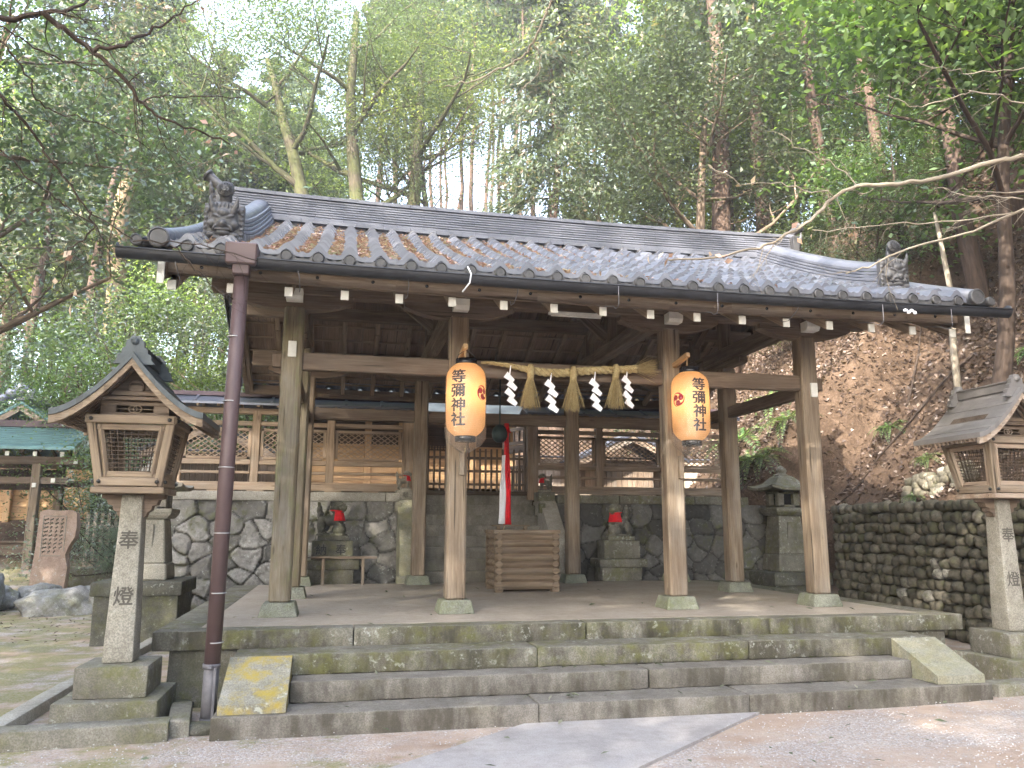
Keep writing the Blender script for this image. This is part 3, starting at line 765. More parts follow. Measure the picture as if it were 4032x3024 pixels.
# descending ridges
for sx in (-1, 1):
    xc = sx * 3.665; path_ = [ry(-1, t) for t in [.205 + .76 * i / 16 for i in range(17)]]
    b = MB()
    levels = [(.20, 0.0, .10), (.185, .11, .14), (.165, .15, .18), (.15, .19, .22), (.135, .23, .27)]
    for hw, h0, h1 in levels:
        vs, fs = [], []
        for y in path_:
            z = zr(y) + zl(xc) - .02 + .05 * max(0, (.1 - y)) ** 2
            vs += [(xc - hw, y, z + h0), (xc - hw, y, z + h1 - .004), (xc - hw + .006, y, z + h1), (xc + hw - .006, y, z + h1), (xc + hw, y, z + h1 - .004), (xc + hw, y, z + h0)]
        for i in range(len(path_) - 1):
            for k in range(5): fs.append((i * 6 + k, i * 6 + k + 1, (i + 1) * 6 + k + 1, (i + 1) * 6 + k))
        fs += [tuple(range(6))[::-1], tuple(range(len(vs) - 6, len(vs)))]
        b.add(vs, fs)
    vs, fs = [], []
    for y in path_:
        z = zr(y) + zl(xc) - .02 + .27 + .05 * max(0, (.1 - y)) ** 2
        for k in range(9):
            a = math.pi * k / 8; vs.append((xc - .115 * math.cos(a), y, z + .085 * math.sin(a)))
    for i in range(len(path_) - 1):
        for k in range(8): fs.append((i * 9 + k, i * 9 + k + 1, (i + 1) * 9 + k + 1, (i + 1) * 9 + k))
    fs += [tuple(range(9))[::-1], tuple(range(len(vs) - 9, len(vs)))]
    b.add(vs, fs, smooth=True)
    dr = b.build('descending_ridge', 'tile', hall)
    yo = path_[0] - .05; oni(dr, Matrix.Translation((xc, yo, zr(yo) + zl(xc) + .0)), 1.0)
    bird_rest(dr, (xc, yo + .10, zr(yo) + .36), (xc, yo - .04, zr(yo) + .60), .082, (0, -1, .22))
# underside: boards, battens, rafters, fascias, bargeboards
for s in (-1, 1):
    b = MB(); y_e = -1.42 if s < 0 else 2 * YR + 1.42 - .28
    yy = [y_e + (YR - y_e) * i / 6 for i in range(7)]
    x = -4.02
    while x < 4.0:
        w = min(.30, 4.02 - x); pr = []
        o = random.uniform(-.004, .004)
        vs = []
        for y in yy: vs += [(x + .002, y, zr(y) - .085 + o), (x + w - .002, y, zr(y) - .085 + o)]
        fs = [(2 * i, 2 * i + 2, 2 * i + 3, 2 * i + 1) if s > 0 else (2 * i, 2 * i + 1, 2 * i + 3, 2 * i + 2) for i in range(6)]
        b.add(vs, fs, [(v[1], v[0], 0) for v in vs]); x += w
    b.build('roof_boards', 'board', hall)
    part('batten', 'rafter', lambda b: [b.box((0, YR + s * d, zr(YR + s * d) - .105), (8.0, .035, .03), .003) for d in (.35, .68, 1.01, 1.34, 1.67, 2.0, 2.33, 2.66, 2.99, 3.2)])
    for i in range(17):
        x = -4.0 + .5 * i
        ye = -1.30 if s < 0 else 2 * YR + 1.30 - .12
        ym = YR + s * 1.7
        def raf(b):
            za, zm, zt = zr(ye) - .30, zr(ym) - .165, zr(YR) - .165 - .0
            b.beam((x, ye, zr(ye) - .34 if s < 0 else zr(ye) - .24), (x, ym, zm), .07, .085)
            b.beam((x, ym - s * .02, zm), (x, YR + s * .02, zt), .07, .085)
        rf = part('rafter', 'rafter', raf)
        if s < 0:
            part('painted_end', 'white', lambda b: b.box((x, ye - .012, zr(ye) - .345), (.072, .02, .088), .002), rf)
for s in (-1, 1):
    yf = -1.34 if s < 0 else 2 * YR + 1.34 - .1
    def fas(b):
        n = 12
        for i in range(n):
            x0, x1 = -4.08 + 8.16 * i / n, -4.08 + 8.16 * (i + 1) / n
            b.beam((x0, yf, 3.755 + zl(x0)), (x1, yf, 3.755 + zl(x1)), .06, .155, .001)
    fa = part('fascia_board', 'beam', fas)
    if s < 0:
        part('nail_cover', 'black', lambda b: [b.tube([(x, yf - .036, 3.745 + zl(x)), (x, yf - .028, 3.745 + zl(x))], .016, 10) for x in np.arange(-3.75, 3.9, .5)], fa)
for sx in (-1, 1):
    for s in (-1, 1):
        b = MB(); pr = [];ye = -1.45 if s < 0 else 2 * YR + 1.45 - .2
        ys = [ye + (YR - ye) * i / 10 for i in range(11)]
        top = [(y, zr(y) - .07) for y in ys]; bot = [(y, zr(y) - .33 + .05 * (1 - i / 10)) for i, y in enumerate(ys)]
        for i in range(10): b.prism([top[i], top[i + 1], bot[i + 1], bot[i]], 'x', sx * 4.03, sx * 4.10)
        b.build('bargeboard', 'beam', hall)
for sx in (-1, 1): part('gable_end_cap', 'white', lambda b: b.box((sx * 4.065, -1.462, 3.70), (.06, .015, .21), .003))
# gutter and downpipe
b = MB(); n = 16
vs, fs = [], []
for i in range(n + 1):
    x = -4.36 + 8.72 * i / n; z = 3.762 + zl(x) * .6
    for k in range(11):
        a = math.pi + math.pi * k / 10; vs.append((x, -1.70 + .068 * math.cos(a), z + .075 * math.sin(a)))
for i in range(n):
    for k in range(10): fs.append((i * 11 + k, (i + 1) * 11 + k, (i + 1) * 11 + k + 1, i * 11 + k + 1))
b.add(vs, fs, smooth=True)
b.tube([(-4.36 + 8.72 * i / n, -1.77, 3.762 + zl(-4.36 + 8.72 * i / n) * .6) for i in range(n + 1)], .008, 6)
for e in (-4.36, 4.36): b.tube([(e - .002, -1.70, 3.762 + zl(e) * .6 - .01), (e + .002, -1.70, 3.762 + zl(e) * .6 - .01)], .068, 14)
gut = b.build('gutter', 'gutter', hall)
for x in (-3.9, -2.9, -1.95, -.95, .0, 1.0, 1.9, 2.8, 3.6):
    part('gutter_hook', 'pipe_grey', lambda b: b.tube([(x, -1.70, 3.74), (x, -1.72, 3.70), (x + .01, -1.66, 3.66), (x + .01, -1.5, 3.60), (x, -1.40, 3.61), (x, -1.36, 3.66)] if int(x * 10) % 2 else [(x, -1.775, 3.75), (x, -1.775, 3.58), (x, -1.74, 3.555), (x, -1.68, 3.56), (x, -1.62, 3.60), (x, -1.38, 3.66)], .0042, 6), gut)
b = MB(); px, py = -3.405, -1.66
b.box((-3.37, -1.70, 3.81), (.25, .20, .19), .012, taper=(1.06, 1.06)); b.box((-3.37, -1.70, 3.68), (.14, .14, .10), .01)
b.build('rain_hopper', 'pipe', gut)
b = MB(); b.tube([(-3.37, py, 3.70), (-3.385, py, 2.2), (-3.40, py, .46)], .062, 18); pipe = b.build('downpipe', 'pipe', hall)
b = MB(); b.tube([(-3.40, py, .47), (-3.405, py, .03)], .058, 18); b.tube([(-3.405, py, .06), (-3.405, py, .02)], .062, 18); b.build('lower_pipe', 'pipe_grey', pipe)
for z in (3.1, 2.55, 2.0, 1.47, 1.0, .62): part('wire_band', 'wire', lambda b: b.tube([(-3.39, py, z), (-3.39, py, z + .008)], .0655, 18), pipe)
part('clamp', 'pipe_grey', lambda b: (b.tube([(-3.402, py, .43), (-3.402, py, .465)], .068, 18), b.box((-3.402, py - .075, .448), (.03, .03, .03), .004), b.box((-3.365, py - .07, .21), (.02, .008, .46), .002)), pipe)
# fluorescent lamp under the front beam, wires
part('wire_joint', 'white_cloth', lambda b: [b.rock((3.05 + .035 * q, -1.79, 3.70 - .02 * (q % 2)), (.025, .015, .02), 1, .3) for q in range(4)])
part('tube_lamp', 'white', lambda b: (b.box((.06, -.17, 3.905), (.62, .07, .035), .006), b.tube([(-.23, -.19, 3.875), (.35, -.19, 3.875)], .013, 8)))
part('white_cord', 'white_cloth', lambda b: b.tube([(-1.43, -1.79, 3.83), (-1.40, -1.81, 3.76), (-1.41, -1.80, 3.68), (-1.47, -1.76, 3.60)], .007, 6))
# dead leaves caught in the tile valleys, one heap over the whole slope
C = []
while len(C) < 6200:
    i = random.randrange(len(ROLLS) - 1); u = .5 + random.gauss(0, .14)
    if not .27 < u < .73: continue
    t = random.betavariate(1.2, 1.3) * .93; y = ry(-1, t); x = ROLLS[i] + u * P_
    keep = max(.20, 1.0 - max(0, (x + 1.6) / 4.2)) * (1 if abs(x) < 3.45 else .5)
    if abs(x + 3.66) < .2 and t > .2 or abs(x - 3.66) < .2 and t > .2: continue
    if random.random() > keep * (.45 + noise.noise((x * 1.2, y * 1.2, 0)) * .9 + .25): continue
    C.append((x, y, zr(y) + zl(x) + .03 + random.random() * .03))
C = np.array(C); Pq = leaf_quads(C, .075, .024, .9)
o = quads('fallen_leaves', Pq, 'roof_litter'); tag(o, 'reddish dead leaves drifted in the valleys of the roof tiles', 'fallen leaves', kind='stuff')
# ------------------------------------------------------------------ masonry behind the hall
def masonry(name, label, x0, x1, z0, z1, seed, mat, parent_cat='wall', batter_left=0.0, dens=7.0):
    rng = np.random.default_rng(seed); nx, nz = int((x1 - x0) / .022), int((z1 - z0) / .022)
    X, Z = np.meshgrid(np.linspace(x0, x1, nx), np.linspace(z0, z1, nz))
    # stone centres: a dart-thrown set with sizes growing downwards, a squared course on top
    pts = []
    x = x0 + .2
    while x < x1 + .4:
        w = rng.uniform(.34, .75); pts.append((x, z1 - .15 + rng.uniform(-.02, .02))); x += w
    for _ in range(4000):
        p = (rng.uniform(x0 - .3, x1 + .3), rng.uniform(z0 - .2, z1 - .42)); m = .20 + .26 * rng.random() ** 1.4
        if all(((p[0] - q[0]) * .8) ** 2 + (p[1] - q[1]) ** 2 > m * m for q in pts): pts.append(p)
    pts = np.array(pts)
    wx = X + .07 * np.sin(Z * 9 + np.sin(X * 5) * 2) * .5; wz = Z + .05 * np.sin(X * 8 + np.cos(Z * 6) * 2)
    D = np.sqrt(((wx[..., None] - pts[:, 0]) * .85) ** 2 + (wz[..., None] - pts[:, 1]) ** 2)
    idx = np.argsort(D, axis=-1)[..., :2]; d1 = np.take_along_axis(D, idx[..., :1], -1)[..., 0]; d2 = np.take_along_axis(D, idx[..., 1:2], -1)[..., 0]
    e = d2 - d1; t = np.clip((e - .004) / .032, 0, 1); t = t * t * (3 - 2 * t)
    rs = rng.random(len(pts))[idx[..., 0]]; tilt = rng.normal(size=(len(pts), 2))[idx[..., 0]] * .09
    px, pz = pts[idx[..., 0]][..., 0], pts[idx[..., 0]][..., 1]
    out = .04 * t + .04 * rs * t + (tilt[..., 0] * (X - px) + tilt[..., 1] * (Z - pz)) * t
    b = MB(); vs = []
    for j in range(nz):
        for i in range(nx):
            x, z = X[j, i], Z[j, i]; k = (z - z0) / (z1 - z0)
            n_ = .022 * noise.noise((x * 7, z * 7, seed)) + .012 * noise.noise((x * 17, z * 17, seed + 5))
            xx = x - batter_left * (1 - k) * max(0, 1 - (x - x0) / 1.2)
            vs.append((xx, 5.02 + .20 * k - out[j, i] - n_, z))
    fs = [(j * nx + i, j * nx + i + 1, (j + 1) * nx + i + 1, (j + 1) * nx + i) for j in range(nz - 1) for i in range(nx - 1)]
    b.add(vs, fs, vs, smooth=True)
    b.r = list((.06 + .94 * rs * (t > .35)).ravel() * (t > .2).ravel())
    # body behind the face
    b.box(((x0 + x1) / 2 - .0, 5.45, (z0 + z1) / 2), (x1 - x0 - .04, .42, z1 - z0), .01)
    return b
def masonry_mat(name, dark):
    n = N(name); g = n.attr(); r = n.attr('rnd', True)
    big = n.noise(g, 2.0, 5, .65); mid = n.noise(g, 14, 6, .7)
    k = .50 if dark else 1.0  # dark: shade of hill and trees painted into the stone tones
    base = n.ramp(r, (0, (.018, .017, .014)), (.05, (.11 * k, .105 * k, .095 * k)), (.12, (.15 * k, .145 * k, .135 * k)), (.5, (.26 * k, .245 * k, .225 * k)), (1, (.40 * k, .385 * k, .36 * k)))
    col = n.mix(n.ramp(mid, (.38, .55), (.6, 0)), base, (.09, .085, .075))
    ln = n.math('MULTIPLY', n.ramp(n.noise(g, 16, 5, .75), (.57, 0), (.64, .8 if not dark else .3)), n.ramp(big, (.44, 0), (.6, 1)))
    col = n.mix(ln, col, (.55, .56, .53))
    mm = n.math('MULTIPLY', n.ramp(n.noise(g, 7, 6, .7), (.48, 0), (.62, .8)), n.ramp(n.noise(g, 1.3, 3), (.45, 0), (.6, 1)))
    col = n.mix(mm, col, n.mix(mid, (.05, .06, .02), (.14, .14, .06)))
    return n.done(col, .93, n.bump(n.math('ADD', mid, n.math('MULTIPLY', n.noise(g, 70, 3), .4)), .012, 1), .2)
M['masonry'] = masonry_mat('grey_wall_stone', False); M['masonry_shaded'] = masonry_mat('shaded_wall_stone', True)
for x0, x1, lab, mat, sd, bl in ((-5.1, -1.50, 'retaining wall of pale grey fitted stones left of the stone stairs', 'masonry', 3, .16), (1.27, 5.6, 'retaining wall of shade-toned fitted stones right of the stone stairs', 'masonry_shaded', 11, 0)):
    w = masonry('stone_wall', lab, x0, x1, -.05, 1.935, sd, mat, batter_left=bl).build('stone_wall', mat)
    tag(w, lab, 'wall')
    b = MB(); e0, e1 = (x0 - .09, x1 + .02) if x0 < 0 else (x0 + .02, 4.98)
    cuts = [e0, -3.3, -1.72, e1] if x0 < 0 else [e0, 2.45, 3.9, e1]
    for a, c in zip(cuts[:-1], cuts[1:]): b.slabstone((a + .004, 5.13, 1.937), (c - .004, 6.02, 2.085), .012, .08, .004)
    b.build('coping', 'granite_light' if x0 < 0 else 'granite_moss', w)
# ------------------------------------------------------------------ stairs
st = thing('stone_stairs', 'worn stone stairs with sloping cheek stones leading up between the retaining walls', 'stairs', (-.14, 4.3, H))
NS = 8; rise = (2.085 - H) / NS
for k in range(NS):
    part('step', 'stair', lambda b: b.slabstone((-1.25, 4.36 + .195 * k, H - .2 + rise * k), (.98, 4.36 + .195 * (k + 1) + .22, H + rise * (k + 1)), .012, .07, .004), st)
for x0, x1 in ((-1.515, -1.255), (.985, 1.265)):
    b = MB(); b.prism([(4.34, H - .02), (4.34, 1.24), (5.16, 1.975), (5.7, 1.975), (5.7, H - .02)], 'x', x0, x1); b.box(((x0 + x1) / 2, 4.40, H + .05), (x1 - x0 + .08, .22, .12), .01)
    b.build('cheek_stone', 'cheek2' if x0 < 0 else 'granite_light', st)
    part('foot_block', 'granite_moss', lambda b: b.slabstone((x0 - .05, 5.02, 1.76), (x0 + .06, 5.12, 1.93), .01, .08, .003), st)

# ------------------------------------------------------------------ precinct fence on the wall
YF = 5.75
def lattice(b, x0, x1, z0, z1, y, dx=.115, dz=.082, w=.016):
    m = dz / dx
    for sg, yy in ((1, y), (-1, y + .012)):
        k0 = -int((x1 - x0) / dx) - 2 if sg > 0 else 0; n = int((x1 - x0) / dx + (z1 - z0) / dz) + 3
        for k in range(-n, n):
            pts = []
            c = k * dz * 2 * .5 * 2 / 2
            # line z = z0 + c*1 + sg*m*(x-x0), clipped to the opening
            f = lambda x: z0 + c + sg * m * (x - x0)
            xa, xb = x0, x1
            ta, tb = f(xa), f(xb)
            lo, hi = min(ta, tb), max(ta, tb)
            if hi < z0 or lo > z1: continue
            inv = lambda z: x0 + (z - z0 - c) / (sg * m)
            if ta < z0: xa = inv(z0)
            if ta > z1: xa = inv(z1)
            if tb < z0: xb = inv(z0)
            if tb > z1: xb = inv(z1)
            if xb - xa < .02: continue
            b.beam((xa, yy, f(xa)), (xb, yy, f(xb)), .010, w, .001)
def fence(lab, xs, gate_side, mat):
    f = thing('precinct_fence', lab, 'fence', ((xs[0] + xs[-1]) / 2, YF, 2.085))
    for i, x in enumerate(xs):
        gate = (x == gate_side); w = .20 if gate else .135
        part('post', mat, lambda b: b.box((x, YF, 2.085 + (.16 if not gate else 0) + (3.5 - 2.085) / 2 - .08), (w, w, 3.5 - 2.085 - (.16 if not gate else 0)), .008), f)
    x0, x1 = xs[0], xs[-1]
    def span(b, z, h, w, e=0.0): b.box(((x0 + x1) / 2, YF, z + h / 2), (x1 - x0 + e, w, h), .006)
    part('sill', mat, lambda b: span(b, 2.125, .14, .16, .2), f)
    for i in range(2 * len(xs) - 1):
        x = x0 + (x1 - x0) * i / (2 * len(xs) - 2)
        part('sill_foot', mat, lambda b: b.prism([(x - .15, 2.125), (x - .11, 2.087), (x + .11, 2.087), (x + .15, 2.125)], 'y', YF - .07, YF + .07), f)
    part('head_beam', mat, lambda b: (span(b, 3.43, .10, .13, .1),), f)
    for a, c in zip(xs[:-1], xs[1:]):
        wa, wc = (.10 if a == gate_side else .068), (.10 if c == gate_side else .068); a += wa; c -= wc
        part('lower_rail', mat, lambda b: b.box(((a + c) / 2, YF - .02, 2.425), (c - a - .004, .11, .045), .005), f)
        part('middle_rail', mat, lambda b: b.box(((a + c) / 2, YF, 2.605), (c - a - .004, .09, .085), .005), f)
        part('upper_rail', mat, lambda b: b.box(((a + c) / 2, YF, 3.27), (c - a - .004, .09, .075), .005), f)
        fr = part('panel_frame', mat, lambda b: (b.box(((a + c) / 2, YF, 3.165), (c - a - .01, .05, .05), .004), b.box((a + .034, YF, 2.94), (.055, .05, .49), .004), b.box((c - .034, YF, 2.94), (.055, .05, .49), .004), b.box(((a + c) / 2, YF, 2.675), (c - a - .13, .05, .04), .004)), f)
        part('lattice', mat, lambda b: lattice(b, a + .065, c - .065, 2.70, 3.14, YF), fr)
    b = MB(); e0, e1 = x0 - .18, x1 + .12
    for s in (-1, 1):
        b.add([(e0, YF, 3.735), (e1, YF, 3.735), (e1, YF + s * .42, 3.575), (e0, YF + s * .42, 3.575), (e0, YF, 3.69), (e1, YF, 3.69), (e1, YF + s * .42, 3.54), (e0, YF + s * .42, 3.54)],
              [(0, 1, 2, 3), (7, 6, 5, 4), (3, 2, 6, 7), (0, 3, 7, 4), (1, 5, 6, 2)] if s > 0 else [(3, 2, 1, 0), (4, 5, 6, 7), (7, 6, 2, 3), (4, 7, 3, 0), (2, 6, 5, 1)])
        x = e0 + .45
        while x < e1:
            b.beam((x, YF + s * .03, 3.735), (x, YF + s * .42, 3.588), .05, .028, .003); x += .62
    rf = b.build('roof', 'metal_roof', f)
    part('ridge_cap', 'ridge_metal', lambda b: b.box(((e0 + e1) / 2, YF, 3.765), (e1 - e0 + .02, .13, .075), .006), rf)
    part('roof_rafters', mat, lambda b: [b.beam((x, YF + s * .02, 3.66), (x, YF + s * .38, 3.525), .04, .04, .003) for x in np.arange(x0, x1 + .05, (x1 - x0) / 12) for s in (-1, 1)], f)
    return f
fence('roofed lattice fence of weathered timber on the wall left of the gate', (-5.18, -3.93, -2.67, -1.31), -1.31, 'fence_wood')
fence('roofed lattice fence of grey timber on the wall right of the gate', (.97, 2.27, 3.56, 4.86), .97, 'grey_wood')
gt = thing('gate', 'low slatted timber gate at the head of the stone stairs', 'gate', (-.17, YF, 2.085))
for x in np.arange(-1.15, .86, .105): part('slat', 'beam', lambda b: b.box((x, YF + .02, 2.54), (.034, .034, .78 + random.uniform(-.01, .01)), .004), gt)
for z in (2.28, 2.52, 2.76): part('rail', 'beam', lambda b: b.box((-.17, YF + .055, z), (2.06, .03, .045), .004), gt)
part('threshold', 'dark_wood', lambda b: b.box((-.17, YF, 2.12), (2.07, .15, .07), .005), gt)
part('lintel', 'beam', lambda b: b.box((-.17, YF, 3.42), (2.06, .13, .12), .006), gt)
def leafdoor(b):
    R = Matrix.Rotation(rad(68), 3, 'Z'); hx, hy = .86, YF + .04
    def bx(u, z, w, h, t=.035): p = R @ Vector((-u, 0, 0)); b.box((hx + p.x, hy - p.y, z), (w, t, h), .003, Matrix.Rotation(rad(-68), 3, 'Z'))
    for u in (.03, .72): bx(u, 2.75, .06, 1.25)
    for z in (2.16, 2.62, 2.92, 3.08, 3.34): bx(.375, z, .64, .06)
    for u in (.2, .375, .55): bx(u, 3.21, .035, .2)
    bx(.375, 2.99, .62, .10, .012)
    for k in range(9): bx(.09 + .07 * k, 2.40, .02, .42, .02)
part('open_door_leaf', 'beam', leafdoor, gt)

# ------------------------------------------------------------------ buildings behind the fence
sn = thing('sanctuary', 'sanctuary of fresh orange cypress boards seen through the lattice fence', 'shrine', (-1.0, 9.4, 2.05))
def boards(b, x0, x1, z0, z1, y, step, vert=False):
    t = z0 if not vert else x0
    while t < (z1 if not vert else x1) - .01:
        if vert: w = min(step, x1 - t); b.box((t + w / 2, y + random.uniform(-.004, .004), (z0 + z1) / 2), (w - .006, .03, z1 - z0), .004)
        else: w = min(step, z1 - t); b.box(((x0 + x1) / 2, y, t + w / 2), (x1 - x0, .03, w - .005), .004)
        t += step
part('wall', 'hinoki', lambda b: (boards(b, -3.3, -1.25, 2.35, 3.2, 8.2, .13), boards(b, .25, 1.1, 2.35, 3.2, 8.2, .13), boards(b, -1.25, .25, 2.35, 2.62, 8.2, .13)), sn)
part('upper_wall', 'dark_wood', lambda b: (boards(b, -3.3, 1.1, 3.2, 3.75, 8.23, .2),), sn)
part('post', 'hinoki', lambda b: b.box((-3.3, 8.2, 2.9), (.16, .16, 1.75), .01), sn)
for x in (-1.95, -1.25, .25, 1.1): part('post', 'hinoki', lambda b: b.box((x, 8.15, 2.9), (.14, .14, 1.75), .01), sn)
dr = part('door', 'hinoki', lambda b: boards(b, -1.18, .18, 2.62, 3.1, 8.26, .075), sn)
part('door_grille', 'dark_wood', lambda b: [b.box((x, 8.22, 3.32), (.02, .02, .42), .002) for x in np.arange(-1.15, .2, .06)] + [b.box((-.5, 8.215, z), (1.4, .02, .02), .002) for z in np.arange(3.12, 3.53, .06)], dr)
part('veranda', 'hinoki', lambda b: (b.box((-1.1, 7.75, 2.30), (4.9, .9, .06), .006), b.box((-1.1, 7.33, 2.42), (4.9, .05, .05), .004)), sn)
part('foundation', 'stair', lambda b: b.slabstone((-3.4, 7.5, 1.98), (1.2, 10.6, 2.24), .02, .2, .004), sn)
def roof_gable(b, x0, x1, yc, zt, run, drop, th=.10):
    for s in (-1, 1):
        pr = [(yc, zt), (yc + s * run * .5, zt - drop * .58), (yc + s * run, zt - drop), (yc + s * run, zt - drop - th), (yc + s * run * .5, zt - drop * .58 - th), (yc, zt - th)]
        b.prism(pr, 'x', x0, x1)
part('roof', 'copper', lambda b: roof_gable(b, -4.0, 1.8, 9.4, 5.0, 2.2, 1.25), sn)
part('side_wall', 'hinoki', lambda b: (b.box((-3.3, 9.4, 2.95), (.04, 2.4, 1.6), .004), b.box((1.1, 9.4, 2.95), (.04, 2.4, 1.6), .004), b.box((-1.1, 10.55, 2.95), (4.4, .04, 1.6), .004)), sn)
# plain plank fences of the inner yard
for x0, x1, y, lab in ((-6.2, -3.5, 8.9, 'plank fence of pale boards behind the left lattice fence'), (1.3, 6.4, 8.6, 'bright plank fence of pale boards behind the right lattice fence')):
    f = thing('plank_fence', lab, 'fence', ((x0 + x1) / 2, y, 2.05))
    part('boarding', 'plank', lambda b: boards(b, x0, x1, 2.02, 3.02, y, .17, True), f)
    for z in (2.25, 2.85): part('rail', 'plank', lambda b: b.box(((x0 + x1) / 2, y - .035, z), (x1 - x0, .04, .07), .004), f)
    part('cap', 'metal_roof', lambda b: b.box(((x0 + x1) / 2, y, 3.06), (x1 - x0 + .06, .16, .03), .004), f)
for xc, lab, sg in ((-4.9, 'small side shrine with a sloping brown eave behind the left lattice fence', 1), (3.5, 'small side shrine with a pale sloping roof behind the right lattice fence', -1)):
    f = thing('side_shrine', lab, 'shrine', (xc, 7.7, 2.05))
    part('wall', 'dark_wood' if sg > 0 else 'grey_wood', lambda b: boards(b, xc - .65, xc + .65, 2.1, 2.9, 7.75, .12, True), f)
    part('side_wall', 'plank', lambda b: (b.box((xc - .65, 8.1, 2.5), (.03, .7, .8), .004), b.box((xc + .65, 8.1, 2.5), (.03, .7, .8), .004)), f)
    def rf(b):
        for s in (-1, 1):
            b.prism([(xc, 3.50), (xc + s * 1.25, 2.93), (xc + s * 1.25, 2.86), (xc, 3.42)], 'y', 7.15, 8.5)
    part('roof', 'metal_roof' if sg < 0 else 'copper', rf, f)
    for s in (-1, 1): part('bargeboard', 'grey_wood', lambda b: b.prism([(xc, 3.415), (xc + s * 1.22, 2.86), (xc + s * 1.22, 2.74), (xc, 3.28)], 'y', 7.17, 7.22), f)
    part('base', 'stair', lambda b: b.slabstone((xc - .8, 7.4, 1.98), (xc + .8, 8.5, 2.12), .02, .2, .004), f)

# ------------------------------------------------------------------ guardian lion-dogs
def curls(c, rr, n, r, seed):
    rn = random.Random(seed); out = []
    for i in range(n):
        a = rn.uniform(.5, 5.8); e = rn.uniform(-.9, .9)
        out.append(((c[0] + rr[0] * math.cos(a) * math.cos(e), c[1] + rr[1] * math.sin(a) * math.cos(e), c[2] + rr[2] * math.sin(e)), (r, r, r)))
    return out
def liondog(root, loc, face, sc, mat, ball, seed):
    sh = [((-.17, 0, .20), (.10, .095, .11)), ((-.06, 0, .235), (.15, .085, .085)), ((.06, 0, .27), (.10, .09, .12), (0, .3, 0)), ((.075, 0, .36), (.085, .09, .09)),
          ((.085, 0, .455), (.10, .092, .078)), ((.165, 0, .43), (.052, .06, .042)), ((.15, 0, .392), (.05, .05, .02)), ((.15, .04, .49), (.035, .028, .018)), ((.15, -.04, .49), (.035, .028, .018)), ((.20, 0, .455), (.02, .028, .018)),
          ((.04, .085, .49), (.03, .018, .04), (.5, 0, 0)), ((.04, -.085, .49), (.03, .018, .04), (-.5, 0, 0)), ((.06, 0, .52), (.09, .07, .025))]
    sh += [((-.23, 0, .31), (.045, .06, .06)), ((-.245, 0, .40), (.045, .055, .075)), ((-.25, 0, .475), (.026, .035, .06), (0, -.35, 0)), ((-.21, .03, .35), (.03, .03, .03)), ((-.21, -.03, .35), (.03, .03, .03))]
    for s in (-1, 1):
        sh += [((-.17, s * .085, .15), (.075, .045, .10)), ((-.19, s * .09, .07), (.032, .034, .07)), ((-.165, s * .09, .02), (.06, .038, .024))]
        if ball: sh += [((.10, s * .07, .22), (.036, .036, .09), (0, -.25, 0)), ((.13, s * .06, .165), (.045, .034, .03))]
        else: sh += [((.10, s * .06, .16), (.034, .036, .13)), ((.10, s * .06, .06), (.03, .032, .07)), ((.125, s * .06, .02), (.052, .038, .022))]
    if ball: sh += [((.10, 0, .09), (.115, .11, .095))]
    sh += [((-.02, 0, .012), (.22, .11, .014), (0, 0, 0), 'box')]
    sh += curls((.055, 0, .44), (.10, .10, .09), 26, .024, seed)
    M4 = Matrix.Translation(loc) @ Matrix.Rotation(face, 4, 'Z') @ Matrix.Scale(sc, 4)
    o = blob('body', sh, mat, root, .0085, 3); o.data.transform(M4)
    # bib: a red apron tied under the chin
    b = MB(); vs = []; fs = []; nA, nZ = 25, 7
    for lay in (0, .006):
        for j in range(nZ):
            z = .375 - .145 * j / (nZ - 1); r = .098 + .03 * j / (nZ - 1)
            for i in range(nA):
                a = rad(-88 + 176 * i / (nA - 1)); rr = r + .006 * math.sin(i * 1.9) * j / nZ - lay
                vs.append((.055 + rr * 1.02 * math.cos(a), rr * math.sin(a), z + .012 * math.cos(a) * 0 - (.0 if j else -.012 * abs(math.sin(a)))))
    o_ = nA * nZ
    for j in range(nZ - 1):
        for i in range(nA - 1):
            q = (j * nA + i, (j + 1) * nA + i, (j + 1) * nA + i + 1, j * nA + i + 1); fs.append(q); fs.append(tuple(o_ + k for k in q[::-1]))
    for i in range(nA - 1): fs.append(((nZ - 1) * nA + i, o_ + (nZ - 1) * nA + i, o_ + (nZ - 1) * nA + i + 1, (nZ - 1) * nA + i + 1))
    b.add([M4 @ Vector(v) for v in vs], fs, smooth=True)
    b.tube([M4 @ Vector((.055 + .102 * math.cos(a), .102 * math.sin(a), .375 + .02 * abs(math.sin(a / 2)))) for a in [2 * math.pi * k / 20 for k in range(21)]], .011 * sc, 6)
    b.build('bib', 'red', root)
